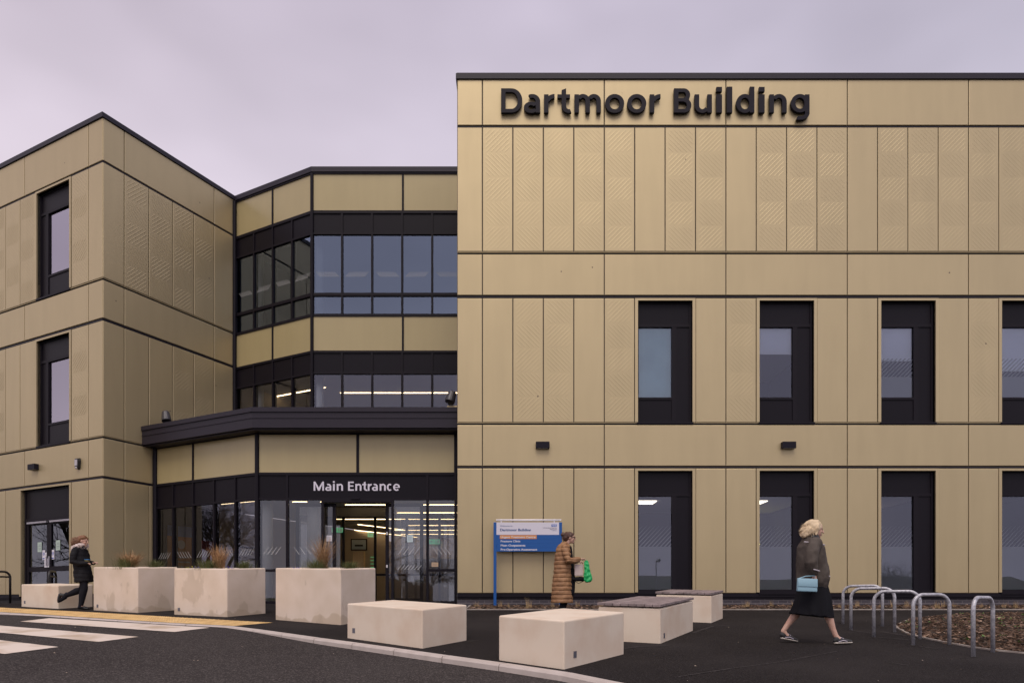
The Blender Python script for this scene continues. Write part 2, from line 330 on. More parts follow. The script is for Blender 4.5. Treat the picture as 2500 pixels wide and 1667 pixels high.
# pavement: everything beyond the kerb line, two planar sheets
mb = MB()
poly = K+[(60, -11.9), (60, 18.24), (-60, 18.24), (-60, K[0][1])]
poly = [p for p in poly if p[1] <= 18.24]
kl = [(-60, 17.9), (-18, 17.8)]+[p for p in K if p[1] <= 17.3]
poly = kl+[(60, kl[-1][1]), (60, 18.24), (kl[0][0], 18.24)]
bm = bmesh.new()
vs = [bm.verts.new((p[0], p[1], gz(p[1]))) for p in poly]; f = bm.faces.new(vs); f.normal_update()
bmesh.ops.triangulate(bm, faces=[f])
vs = [bm.verts.new(q) for q in [(-60, 18.24, 0), (60, 18.24, 0), (60, 70, 0), (-60, 70, 0)]]; bm.faces.new(vs)
bmesh.ops.recalc_face_normals(bm, faces=bm.faces[:])
me = bpy.data.meshes.new('pavement'); bm.to_mesh(me); bm.free(); me.materials.append(PAVE)
o = bpy.data.objects.new('pavement', me); sc.collection.objects.link(o); tag(o, kind='structure')
# road surface, a finer grid so that the kerb upstand can fade out at the crossing
mb = MB(); xs = [-60, -40, -25, -18]+[-15+.3*i for i in range(51)]+[2, 5, 12, 25, 60]; ys = [-60, -12, 0, 3, 6, 9, 12, 15, 18.24]
for x in xs:
    for y in ys: mb.v.append((x, y, gz(y)-drop(x)))
ny = len(ys)
for i in range(len(xs)-1):
    for j in range(ny-1): mb.f.append((i*ny+j, (i+1)*ny+j, (i+1)*ny+j+1, i*ny+j+1)); mb.m.append(0)
tag(mb.build('road', ROAD, origin=(0, 0, 0)), kind='structure')
mb = MB(); mb.add([(-900, -900, -2.2), (900, -900, -2.2), (900, 900, -2.2), (-900, 900, -2.2)], [(0, 1, 2, 3)])
tag(mb.build('ground', GRASSG, origin=(0, 0, 0)), kind='structure')
# kerb stones along the line
def offset_line(pts, d):
    out = []
    for i, p in enumerate(pts):
        a = Vector(pts[max(0, i-1)]); b = Vector(pts[min(len(pts)-1, i+1)]); t = (b-a).normalized(); nn = Vector((t.y, -t.x))
        out.append((p[0]+nn.x*d, p[1]+nn.y*d))
    return out
def resample(pts, step):
    out = [pts[0]]; rest = step
    for a, b in zip(pts, pts[1:]):
        A, B = Vector(a), Vector(b); ln = (B-A).length; pos = rest
        while pos <= ln: out.append(tuple(A.lerp(B, pos/ln))); pos += step
        rest = pos-ln
    return out
Kk = [p for p in K[3:] if p[1] < 18.2]
cen = resample(Kk, .915); mb = MB()
wdt = -.135
for a, b in zip(cen, cen[1:]):
    A, B = Vector(a), Vector(b); t = (B-A).normalized(); A2 = A+t*.008; B2 = B-t*.008
    nn = Vector((t.y, -t.x))   # towards the road (south side)
    if nn.y > 0: nn = -nn
    fill = []
    for P_ in (A2, B2):
        q = P_+nn*.125
        fill.append((P_, P_+nn*.108, q))
    (a0, a1, a2), (b0, b1, b2) = fill
    def zz(p, dz): return (p.x, p.y, gz(p.y)+dz)
    vs = [zz(a0, .005), zz(a1, .005), zz(a2, -.016), zz(a2, -.13), zz(b0, .005), zz(b1, .005), zz(b2, -.016), zz(b2, -.13), zz(a0, -.13), zz(b0, -.13)]
    mb.add(vs, [(0, 1, 5, 4), (1, 2, 6, 5), (2, 3, 7, 6), (0, 8, 3, 2, 1), (4, 5, 6, 7, 9), (0, 4, 9, 8), (3, 8, 9, 7)])
tag(mb.build('kerb', KERB, origin=(0, 0, 0)), kind='structure')
# crossing stripes
def stripe(cs, name='road_marking'):
    mb = MB(); A, B, C, D = [Vector(c) for c in cs]; n = 24; jit = random.Random(3)
    for i in range(n+1):
        t = i/n; p = A.lerp(D, t); q = B.lerp(C, t)
        for r_ in (p, q):
            mb.v.append((r_.x+jit.uniform(-.006, .006), r_.y+jit.uniform(-.008, .008), gz(r_.y)-drop(r_.x)+.006))
    for i in range(n): mb.f.append((2*i, 2*i+2, 2*i+3, 2*i+1)); mb.m.append(0)
    return mb
mb = MB()
def ext(p, q, t): P, Q = Vector(p), Vector(q); return tuple(P+(Q-P)*t)
S1 = (pxr(49.4, 1516.7), pxr(120.8, 1508.7), pxr(511.9, 1532), pxr(425.3, 1542.4))
a = stripe(S1); mb.add(a.v, a.f)
C2, D2 = pxr(338.2, 1554.3), pxr(240.4, 1566.6); l1, l2 = pxr(0, 1526.8), pxr(0, 1544.2)
a = stripe((ext(D2, l2, 1.9), ext(C2, l1, 1.4), C2, D2)); mb.add(a.v, a.f)
C3, D3 = pxr(142.8, 1579.1), pxr(11, 1596.3); l3 = pxr(0, 1562.6)
dv = Vector(l3)-Vector(C3); dv = dv.normalized()*4
a = stripe((tuple(Vector(D3)+dv), tuple(Vector(C3)+dv), C3, D3)); mb.add(a.v, a.f)
tag(mb.build('road_marking', PAINT, origin=(0, 0, 0)), kind='structure')
# tactile paving with real blisters
tn = [pxr(*q) for q in []]
near = [px(-140, 1486.5), px(0, 1493.2), px(100, 1499.2), px(200, 1505.9), px(300, 1512.4), px(420, 1519.9), px(500, 1524), px(573, 1527.4)]
far = [px(-140, 1475.5), px(0, 1482.9), px(110, 1488.5), px(220, 1494.3), px(320, 1500), px(420, 1505.9), px(540, 1512.8), px(665.6, 1519.6)]
mb = MB()
for p, q in zip(near, far): mb.v += [(p[0], p[1], gz(p[1])+.006), (q[0], q[1], gz(q[1])+.006)]
for i in range(len(near)-1): mb.f.append((2*i, 2*i+2, 2*i+3, 2*i+1)); mb.m.append(0)
bl = MB()
for i in range(len(near)-1):
    A, B, C, D = Vector(near[i]), Vector(near[i+1]), Vector(far[i+1]), Vector(far[i])
    if B.x < -12.5: continue
    nu = max(1, int((B-A).length/.067)); nv = max(1, int((D-A).length/.067))
    for a_ in range(nu):
        for b_ in range(nv):
            t = (a_+.5)/nu; s_ = (b_+.5)/nv
            p = A.lerp(B, t).lerp(D.lerp(C, t), s_); z = gz(p.y)+.006
            ring = [(p.x+.0165*math.cos(k*math.pi/3), p.y+.0165*math.sin(k*math.pi/3), z) for k in range(6)]
            top = [(p.x+.009*math.cos(k*math.pi/3), p.y+.009*math.sin(k*math.pi/3), z+.006) for k in range(6)]
            bl.add(ring+top, [tuple(range(6, 12))]+[(k, (k+1) % 6, (k+1) % 6+6, k+6) for k in range(6)])
mb.add(bl.v, bl.f)
# slab joints
for i in range(len(near)-1):
    A, B, C, D = Vector(near[i]), Vector(near[i+1]), Vector(far[i+1]), Vector(far[i])
tag(mb.build('tactile_paving', TACT, origin=(0, 0, 0)), kind='structure')

# ------------------------------------------------------------------ the hospital building
BLD = empty('hospital_building', (0, 19.0, 0))
tag(BLD, 'three storey hospital building clad in champagne metal panels with dark framed glazing', 'building')
def ribs(F, mb, s0, s1, z0, z1, first):
    rh = .0022 if F is FR else .0042; zones = 5; h = (z1-z0-.06)/zones; mg = .055; pitch = .112
    for k in range(zones):
        zt = z1-.03-h*k; zb = zt-h; up = (k % 2 == 0) == (first == '/')
        a0, a1 = s0+mg, s1-mg; zb2, zt2 = zb+.006, zt-.006
        W = a1-a0; H = zt2-zb2
        c = -H+pitch*.4
        while c < W:
            # line s = c + (z - zb2): clip in box
            t0 = max(0, -c); t1 = min(H, W-c)
            if t1-t0 > .06:
                p = (a0+c+t0, zb2+t0); q = (a0+c+t1, zb2+t1)
                if not up: p = (a0+a1-p[0], p[1]); q = (a0+a1-q[0], q[1])
                P, Q = Vector(p), Vector(q); d = (Q-P).normalized(); nn = Vector((-d.y, d.x))*.013
                m0 = P+d*.05; m1 = Q-d*.05
                if (Q-P).length < .12: m0 = P.lerp(Q, .4); m1 = P.lerp(Q, .6)
                pts = [(P, .0), (m0+nn, 0), (m1+nn, 0), (Q, 0), (m1-nn, 0), (m0-nn, 0), (m0, rh), (m1, rh)]
                vs = [F.p(a.x, a.y, b+.0003) for a, b in pts]
                mb.add(vs, [(0, 6, 1), (1, 6, 7, 2), (2, 7, 3), (3, 7, 4), (4, 7, 6, 5), (5, 6, 0)])
            c += pitch
def panel(F, s0, s1, z0, z1, rib=None, m=CLAD, name='cladding_panel', g=.010, parent=None, nf=0.0):
    """one folded metal cassette: returned edges, a softly chamfered rim"""
    mb = MB(); a0, a1, b0, b1 = s0+g, s1-g, z0+.003, z1-.003; c = .011
    ring0 = [(a0, b0), (a1, b0), (a1, b1), (a0, b1)]; ring1 = [(a0+c, b0+c), (a1-c, b0+c), (a1-c, b1-c), (a0+c, b1-c)]
    vs = [F.p(a, z, nf-.035) for a, z in ring0]+[F.p(a, z, nf-.006) for a, z in ring0]+[F.p(a, z, nf) for a, z in ring1]
    mb.add(vs, [(8, 9, 10, 11)]+[(i, (i+1) % 4, (i+1) % 4+4, i+4) for i in range(4)]+[(i+4, (i+1) % 4+4, (i+1) % 4+8, i+8) for i in range(4)])
    if rib: ribs(F, mb, s0, s1, z0, z1, rib)
    if F.D.cross(Vector((0, 0, 1))).dot(F.N) < 0: mb.f = [f[::-1] for f in mb.f]
    return mb.build('chevron_panel' if rib else name, m, parent or BLD)
def wall(F, s0, s1, z0, z1, holes, n0=-.30, n1=-.034, m=BACK, name='wall'):
    ss = sorted({s0, s1} | {h[0] for h in holes} | {h[1] for h in holes}); zs = sorted({z0, z1} | {h[2] for h in holes} | {h[3] for h in holes}); mb = MB()
    for a, b in zip(ss, ss[1:]):
        run = None
        for c, d in zip(zs, zs[1:]):
            inside = any(h[0]-1e-6 <= a and b <= h[1]+1e-6 and h[2]-1e-6 <= c and d <= h[3]+1e-6 for h in holes)
            if inside:
                if run: F.box(mb, a, b, run[0], run[1], n0, n1); run = None
            else: run = (run[0], d) if run else (c, d)
        if run: F.box(mb, a, b, run[0], run[1], n0, n1)
    return mb.build(name, m, BLD)
def window(F, s0, s1, z0, z1, lower, mirror=False, state=None, gw=None):
    """tall recessed window: spandrel above, glass on one side, solid panel on the other"""
    W = s1-s0; X = (lambda a: s1-a) if mirror else (lambda a: s0+a)
    def bx(mb, a, b, za, zb, n0, n1, mi=0):
        p, q = sorted((X(a), X(b))); F.box(mb, p, q, za, zb, n0, n1, mi)
    gx0, gx1 = .035, (gw or .85); zt = z1-.61; zb = z0+.30+.0 if lower else z0+.63
    if lower: zb = z0+.07
    fr = MB(); D = -.10
    for a, b in ((0, gx0), (W-.055, W)): bx(fr, a, b, z0, z1, -.17, D)
    bx(fr, gx0, W-.055, z1-.03, z1, -.17, D)
    bx(fr, gx0, W-.055, zt, zt+.075, -.17, D+.004)
    bx(fr, gx0, W-.055, z0, z0+.07, -.17, D+.004)
    bx(fr, gx1, gx1+.115, z0+.07, zt, -.17, D+.002)
    if not lower: bx(fr, gx0, gx1, zb-.06, zb, -.17, D+.002)
    wobj = fr.build('window', FRAME, BLD)
    sp = MB(); bx(sp, gx0, W-.055, zt+.075, z1-.03, -.17, D-.025); sp.build('spandrel_panel', SPAN, wobj)
    sp = MB(); bx(sp, gx1+.115, W-.055, z0+.07, zt, -.17, D-.02); sp.build('side_panel', SPAN, wobj)
    if not lower:
        sp = MB(); bx(sp, gx0, gx1, z0+.07, zb-.06, -.17, D-.02); sp.build('lower_panel', SPAN, wobj)
    g = MB(); p, q = sorted((X(gx0-.005), X(gx1+.005))); F.quad(g, [(p, zb-.005), (q, zb-.005), (q, zt+.005), (p, zt+.005)], -.145)
    g.build('pane', GLASSW if F is FWL else GLASS, wobj)
    tr = MB()      # beige reveal
    bx(tr, -.072, 0, z0-.0, z1+.055, -.035, .006); bx(tr, W, W+.072, z0, z1+.055, -.035, .006)
    bx(tr, 0, W, z1, z1+.055, -.17, .006); bx(tr, -.018, 0, z0, z1, -.17, -.035); bx(tr, W, W+.018, z0, z1, -.17, -.035)
    tr.build('trim', CLAD, wobj)
    sl = MB(); bx(sl, -.02, W+.02, z0-.05, z0, -.17, .012); sl.build('sill', FRAME, wobj)
    p, q = sorted((X(gx0), X(gx1)))
    st = state or {}
    if 'blind' in st:
        b = MB(); zz_ = zt-(zt-zb)*st['blind'][0]; F.box(b, p, q, zz_, zt, -.196, -.192); F.box(b, p, q, zz_-.02, zz_+.006, -.20, -.188)
        b.build('blind', st['blind'][1], wobj)
    if 'film' in st:     # z of solid top, z of stripe top
        zs, zst = st['film']; f_ = MB(); n_ = -.152
        F.quad(f_, [(p, zb), (q, zb), (q, zs), (p, zs)], n_)
        pitch = .103; wd = .042; H = zst-zs; c = p-H
        while c < q:
            # tapering diagonal stripe rising to the right, clipped to the pane
            pts = [(c, zs), (c+wd, zs), (c+H, zst), (c+H-.004, zst)]
            def clip(poly, lim, lo):
                out = []
                for i in range(len(poly)):
                    a, b_ = poly[i], poly[(i+1) % len(poly)]
                    ia = a[0] >= lim if lo else a[0] <= lim; ib = b_[0] >= lim if lo else b_[0] <= lim
                    if ia: out.append(a)
                    if ia != ib: t = (lim-a[0])/(b_[0]-a[0]); out.append((lim, a[1]+t*(b_[1]-a[1])))
                return out
            if st.get('flat'): pts = [(c, zs), (c+wd, zs), (c+wd+H, zst), (c+H, zst)]
            pts = clip(pts, p, True)
            if len(pts) > 2: pts = clip(pts, q, False)
            if len(pts) > 2: F.quad(f_, pts, n_)
            c += pitch
        f_.build('frosted_film', st.get('fm', FILM), wobj)
    return wobj
ROWS = [(11.66, 12.77), (8.58, 11.605), (8.51-.995, 8.51), (4.413, 7.44), (3.35, 4.35), (.25, 3.29)]
JX = [-1.34, -.723, 2.254, 5.225, 8.19, 11.15, 14.11]
# --- right block
sub = [JX[0], JX[1]]
for a, b in zip(JX[1:], JX[2:]): sub += [a+(b-a)*k/4 for k in (1, 2, 3, 4)]
for r in (0, 2, 4):
    for a, b in zip(JX, JX[1:]): panel(FR, a, b, *ROWS[r])
chev2 = {1: '/', 2: '\\', 3: '/', 4: '\\', 5: '/', 7: '\\', 8: '/', 10: '\\', 11: '/', 12: '\\', 14: '/', 15: '\\', 16: '/', 17: '\\', 18: '/', 20: '/'}
for i in range(len(sub)-1): panel(FR, sub[i], sub[i+1], *ROWS[1], rib=chev2.get(i))
chev4 = {2: '/', 3: '\\', 5: '/', 9: '\\', 17: '/'}
winx = [3.075, 6.043, 9.012, 11.96]
skip = {6, 7, 10, 11, 14, 15, 18, 19}
holes = []
st4 = [dict(blind=(1.0, BLINDT)), dict(blind=(.36, BLIND)), dict(blind=(.455, BLIND), film=(5.57, 6.02), flat=True, fm=FILM), dict(blind=(.60, BLIND), film=(5.57, 6.02), flat=True, fm=FILM)]
for i in range(len(sub)-1):
    if i in skip: continue
    panel(FR, sub[i], sub[i+1], *ROWS[3], rib=chev4.get(i)); panel(FR, sub[i], sub[i+1], *ROWS[5])
for k, x in enumerate(winx):
    window(FR, x, x+1.333, 4.42, 7.385, False, state=st4[k]); window(FR, x, x+1.333, .27, 3.235, True, state=dict(film=(1.394, 1.90), fm=FILM))
    holes += [(x, x+1.333, 4.42, 7.385), (x, x+1.333, .27, 3.235)]
wall(FR, -1.34, 14.11, .25, 12.77, holes)
def course(F, s0, s1, lo=.11, name='plinth'):
    mb = MB(); F.box(mb, s0, s1, -.35, lo, -.30, -.05); mb.build(name, BRICK, BLD)
    mb = MB(); F.box(mb, s0, s1, lo+.002, .245, -.2, -.012); F.box(mb, s0, s1, lo+.045, lo+.06, -.01, .012); mb.build('base_flashing', FRAME, BLD)
course(FR, -1.34, 14.11)
mb = MB(); FR.box(mb, -1.37, 14.11, 12.775, 12.90, -.35, .035); FR.box(mb, -1.35, 14.11, 12.905, 12.925, -.35, .02)
mb.build('coping', COPE, BLD)
# side wall of the right block facing the court
FS = Fac((-1.34, 17.2), (0, 1), (-1, 0))
mb = MB(); mb.box((-1.338, 17.24, .1), (-1.04, 22.6, 12.78)); mb.build('side_wall', mat('side_wall_reflection_dark', (.13, .108, .085), .5), BLD)  # unseen face, its dark colour made up to deepen the wing's reflections
mb = MB(); mb.box((-1.37, 17.24, 12.78), (-1.0, 22.6, 12.90)); mb.build('coping', COPE, BLD)
# joint strips: thin beige lip under rows 2 and 4, dark channel lines
mb = MB()
for F, a, b in ((FR, -1.34, 14.11), (FWL, 0, 9), (FWR, 0, 4.31)):
    for z in (8.545, 4.385):
        F.box(mb, a, b, z+.012, z+.024, -.03, -.004)
mb.build('joint_lip', CLAD, BLD)
mb = MB()
for F, a, b in ((FR, -1.34, 14.11), (FWL, 0, 9), (FWR, 0, 4.31)):
    for z in (11.632, 7.478, 3.32): F.box(mb, a, b, z-.016, z+.016, -.034, -.022)
mb.build('joint_channel', COPE, BLD)
# --- left wing
jl = [0, .622, 3.60, 6.57, 9.55]
for r in (0, 2, 4):
    for a, b in zip(jl, jl[1:]):
        panel(FWL, a if a else .004, b, *ROWS[r])
wl2 = [(.004, .622, None), (.622, 1.374, '/'), (3.08, 3.826, '\\'), (3.826, 4.57, '/'), (4.57, 5.31, '\\'), (5.31, 6.06, None), (6.06, 6.8, '/'), (6.8, 9.5, None)]
wl4 = [(.004, .622, None), (.622, 1.374, '/'), (3.08, 3.826, None), (3.826, 4.57, None), (4.57, 5.31, '/'), (5.31, 6.06, None), (6.06, 6.8, '/'), (6.8, 9.5, None)]
for a, b, c in wl2: panel(FWL, a, b, *ROWS[1], rib=c)
for a, b, c in wl4: panel(FWL, a, b, *ROWS[3], rib=c)
for a, b in ((.004, .622), (.622, 1.374), (3.86, 4.57), (4.57, 5.31), (5.31, 9.5)): panel(FWL, a, b, *ROWS[5])
holes = [(1.46, 3.0, 4.42, 7.385), (1.46, 3.0, 8.59, 11.555), (1.46, 3.78, -.0, 3.235)]
window(FWL, 1.46, 3.0, 4.42, 7.385, False, gw=1.15); window(FWL, 1.46, 3.0, 8.59, 11.555, False, gw=1.15)
wall(FWL, .036, 9.5, .0, 12.77, holes)
for a, b in ((0, 1.39), (3.85, 9.5)): course(FWL, a+.004, b)
mb = MB(); FWL.box(mb, -.035, 9.5, 12.775, 12.90, -.35, .035); mb.build('coping', COPE, BLD)
tt = [0, .601, 1.33, 2.077, 2.794, 3.518, 4.30]
for r in (0, 2):
    panel(FWR, .004, .601, *ROWS[r]); panel(FWR, .601, 3.518, *ROWS[r]); panel(FWR, 3.518, 4.30, *ROWS[r])
panel(FWR, .004, .601, *ROWS[4]); panel(FWR, .601, 1.50, *ROWS[4])
for i, c in enumerate((None, '/', '\\', '/', '\\', None)): panel(FWR, tt[i] or .004, tt[i+1], *ROWS[1], rib=c)
for i, c in enumerate((None, None, None, '\\', '/', None)): panel(FWR, tt[i] or .004, tt[i+1], *ROWS[3], rib=c)
panel(FWR, .004, .601, *ROWS[5]); panel(FWR, .601, 1.34, *ROWS[5]); panel(FWR, 1.34, 1.50, *ROWS[5])
wall(FWR, .04, 4.36, .0, 12.77, [])
course(FWR, .004, 1.5)
mb = MB(); FWR.box(mb, -.0, 4.36, 12.776, 12.90, -.35, .035); mb.build('coping', COPE, BLD)
# fire exit doors in the wing
dr = MB(); s0, s1 = 1.46, 3.78
FWL.box(dr, s0, s0+.07, 0, 3.235, -.2, -.10); FWL.box(dr, s1-.07, s1, 0, 3.235, -.2, -.10)
FWL.box(dr, s0+.07, s1-.07, 2.33, 2.42, -.2, -.096); FWL.box(dr, s0+.07, s1-.07, 3.18, 3.235, -.2, -.1)
drw = dr.build('double_door', FRAME, BLD)
m2 = MB(); FWL.box(m2, s0+.07, s1-.07, 2.42, 3.18, -.2, -.115); m2.build('header_panel', SPAN, drw)
for a, b in ((s0+.075, 2.61), (2.625, s1-.075)):
    lf = MB(); st_ = .10
    FWL.box(lf, a, a+st_, .03, 2.325, -.18, -.12); FWL.box(lf, b-st_, b, .03, 2.325, -.18, -.12)
    for z0, z1 in ((.03, .15), (.90, 1.04), (2.23, 2.325)): FWL.box(lf, a+st_, b-st_, z0, z1, -.18, -.12)
    lf.build('door_leaf', FRAME, drw)
    gl = MB()
    for z0, z1 in ((.15, .90), (1.04, 2.23)): FWL.quad(gl, [(a+st_, z0), (b-st_, z0), (b-st_, z1), (a+st_, z1)], -.15)
    gl.build('door_glass', GLASSDOOR, drw)
    cl = MB(); FWL.box(cl, a+.03, b-.1, 2.27, 2.32, -.12, -.06); cl.build('door_closer', mat('brushed_alu', (.42, .40, .44), .35, .7), drw)
hd = MB(); FWL.box(hd, 2.66, 2.69, 1.05, 1.32, -.1, -.07); FWL.box(hd, 2.54, 2.57, 1.05, 1.32, -.1, -.07); hd.build('handle', MATS['brushed_alu'], drw)
tr = MB(); FWL.box(tr, s0-.075, s0, .2, 3.29, -.035, .006); FWL.box(tr, s1, s1+.075, .2, 3.29, -.035, .006); FWL.box(tr, s0, s1, 3.235, 3.29, -.2, .006); FWL.box(tr, s0-.018, s0, .0, 3.235, -.2, -.036); FWL.box(tr, s1, s1+.018, .0, 3.235, -.2, -.036)
tr.build('door_trim', CLAD, drw)
# notices stuck on the fire doors
PAPER = mat('notice_paper', (.70, .68, .74), .7); PAPERG = mat('pale_green_notice', (.42, .52, .46), .7); DISC = mat('notice_blue', (.03, .06, .36), .5)
def notice(F, sc_, zc, wd, hh, m, label, disc=False, n=-.14):
    mb = MB(); F.box(mb, sc_-wd/2, sc_+wd/2, zc-hh/2, zc+hh/2, n, n+.003)
    if disc:
        mb.add([F.p(sc_+.062*math.cos(k*math.pi/8)*wd/.2, zc+.03+.085*math.sin(k*math.pi/8)*wd/.2, n+.0045) for k in range(16)], [tuple(range(16))], 1)
        F.box(mb, sc_-.07*wd/.2, sc_+.07*wd/.2, zc-hh/2+.02, zc-hh/2+.05, n+.003, n+.0045, 1)
        F.box(mb, sc_-.01, sc_+.01, zc-.02, zc+.08, n+.0045, n+.006, 0)
    else:
        for k in range(4): F.box(mb, sc_-wd*.36, sc_+wd*.3, zc+hh*(.22-.16*k), zc+hh*(.25-.16*k), n+.003, n+.0042, 1)
    o = mb.build('notice', [m, DISC if disc else GREYT]); tag(o, label, 'notice', 'notices taped to glass doors')
notice(FWL, 2.22, 1.62, .20, .28, PAPERG, 'pale green notice high on the right leaf of the wing fire door')
notice(FWL, 3.1, 1.60, .20, .28, PAPERG, 'pale green notice high on the left leaf of the wing fire door')
notice(FWL, 2.46, 1.37, .13, .27, PAPER, 'white sign with blue disc on the right leaf of the wing fire door', True)
notice(FWL, 2.90, 1.37, .13, .27, PAPER, 'white sign with blue disc on the left leaf of the wing fire door', True)
notice(FWL, 2.79, 1.34, .10, .19, PAPER, 'small white text label beside the blue disc sign, left door leaf')
notice(FWL, 2.575, 1.34, .09, .19, PAPER, 'small white text label beside the blue disc sign, right door leaf')
notice(FWL, 2.71, 1.14, .22, .25, PAPER, 'blank white sheet just above the middle rail of the fire door', n=-.115)

# --- curtain walls of the set-back middle
def curtain(F, a, b, rows, name='curtain_wall_frame', depth=.07):
    fr = MB()
    for z0, z1, kind, ms in rows:
        for m_ in ms: F.box(fr, m_-.028, m_+.028, z0, z1, -.16, .0)
    zsb = sorted({r[0] for r in rows} | {r[1] for r in rows})
    for (z0, z1, *_), (y0, y1, *_2) in zip(rows, rows[1:]): F.box(fr, a, b, y1, z0, -.16, .002)
    fo = fr.build(name, FRAME, BLD)
    for z0, z1, kind, ms in rows:
        for p, q in zip(ms, ms[1:]):
            if kind == 'gold': panel(F, p+.02, q-.02, z0-.01, z1+.01, m=GOLD, name='gold_panel', g=.0, nf=-.022)
            elif kind == 'dark': panel(F, p+.02, q-.02, z0-.01, z1+.01, m=SPAN, name='spandrel_panel', g=0, nf=-.03)
            elif kind in ('glass', 'up'):
                g = MB(); F.quad(g, [(p+.02, z0-.01), (q-.02, z0-.01), (q-.02, z1+.01), (p+.02, z1+.01)], -.05); g.build('pane', GLASSUP if kind == 'up' else GLASS, BLD)
    return fo
mu = [-5.93+.8905*k for k in range(6)]; mg_ = [-5.93, -3.235, -1.33]
ml = [3.234*k/4 for k in range(5)]; mgl = [0.0, 1.617, 3.234]
for F, M1, M2, a, b in ((FCU, mu, mg_, -5.93, -1.33), (FCA, ml, mgl, 0, 3.234)):
    M1 = [min(max(x, a), b) for x in M1]; 
    if F is FCU: M1[-1] = -1.42
    curtain(F, a, b, [(11.627, 12.706, 'gold', M2), (10.97, 11.54, 'dark', M1), (9.19, 10.92, 'up', M1), (8.57, 9.10, 'up', M1), (7.48, 8.49, 'gold', M2), (6.85, 7.41, 'dark', M1), (4.87, 6.79, 'glass', M1)])
    mb = MB(); F.box(mb, a-(.0 if F is FCU else -.02), b+(.0 if F is FCU else .02), 12.706, 12.745, -.2, .012); F.box(mb, a-.01, b+.015, 12.75, 12.90, -.35, .045); mb.build('coping', COPE, BLD)
# the post where the two planes meet, and the one in the inner corner
mb = MB(); mb.tube([(-5.93, 20.875, 4.8), (-5.93, 20.875, 12.72)], .05, 8, cap=False); mb.build('corner_post', FRAME, BLD)
mb = MB(); mb.tube([(-8.80, 22.33, 4.8), (-8.80, 22.33, 12.72)], .06, 8, cap=False); mb.build('corner_post', FRAME, BLD)
# slanted dashes on the upper glazing
def dashes(F, ms, z0, z1, n, mtl, flip=0, cnt=8, lean=.14, wd=.035):
    for i, (p, q) in enumerate(zip(ms, ms[1:])):
        mb = MB(); up = (i+flip) % 2
        for k in range(cnt):
            c = p+.08+(q-p-.16-lean)*(k+.2)/cnt
            A = [(c, z0), (c+wd, z0+.01), (c+lean+wd*.7, z1), (c+lean+wd*.3, z1)]
            if up: A = [(p+q-a_, z_) for a_, z_ in A][::-1]
            F.quad(mb, A, n)
        mb.build('frosted_dashes', mtl, BLD)
dashes(FCU, mu[:5]+[-1.42], 9.68, 9.83, -.046, MARK, flip=1); dashes(FCA, ml, 9.68, 9.83, -.046, MARK, flip=1)
# --- canopy over the entrance
def inset(d): 
    return [(-10.27+d*.2, 19.50+d*.95), (-6.51+d*.25, 17.57+d), (-1.345, 17.57+d), (-1.345, 20.86), (-5.93, 20.86), (-8.80, 22.3)]
cn = MB(); cn.prism(inset(0), 4.775, 4.89); cn.prism(inset(.03), 4.635, 4.772); cn.prism(inset(.02), 4.62, 4.634); cn.prism(inset(.035), 4.385, 4.6185); cn.prism(inset(.12), 4.35, 4.384)
can = cn.build('canopy', COPE, BLD)
sm_ = MB()
for x in (-2.9, -5.9):
    sm_.box((x, 17.562, 4.39), (x+.006, 17.57, 4.89))
# --- entrance front
ms_sp = [-6.52, -5.766, -2.17, -1.45]; ms_gl = [-6.52, -5.766, -4.859, -3.067, -2.17, -1.45]
fr = MB()
for m_ in ms_gl: FEF.box(fr, m_-.03, m_+.03, .06, 2.65, -.16, 0)
for m_ in ms_sp: FEF.box(fr, m_-.03, m_+.03, 2.70, 3.28, -.16, 0)
for m_ in (-6.52, -3.956, -1.45): FEF.box(fr, m_-.035, m_+.035, 3.35, 4.37, -.16, 0)
for z0, z1 in ((4.32, 4.384), (3.28, 3.35), (2.65, 2.70)): FEF.box(fr, -6.54, -1.42, z0, z1, -.16, .003)
for a, b in ((-6.54, -4.86), (-3.067, -1.42)): FEF.box(fr, a, b, -.02, .06, -.16, .003)
for a, b, z in ((-6.49, -5.796, .81), (-2.14, -1.48, .815)): FEF.box(fr, a, b, z, z+.065, -.16, -.002)
ent = fr.build('entrance_frame', FRAME, BLD)
for a, b in ((-6.5, -3.976), (-3.936, -1.47)): panel(FEF, a, b, 3.34, 4.33, m=GOLD, name='gold_panel', g=0, nf=-.022)
for a, b in ((-6.5, -5.786), (-5.746, -2.19), (-2.15, -1.47)): panel(FEF, a, b, 2.69, 3.29, m=SPAN, name='spandrel_panel', g=0, nf=-.03)
def gpane(F, a, b, z0, z1, n=-.05, m=GLASSDOOR, parent=BLD, name='pane'):
    g = MB(); F.quad(g, [(a, z0), (b, z0), (b, z1), (a, z1)], n); return g.build(name, m, parent)
gpane(FEF, -6.5, -5.79, .87, 2.66); gpane(FEF, -6.5, -5.79, .05, .82); gpane(FEF, -5.74, -4.88, .05, 2.66); gpane(FEF, -3.05, -2.19, .05, 2.66)
gpane(FEF, -2.15, -1.47, .87, 2.66); gpane(FEF, -2.15, -1.47, .05, .82)
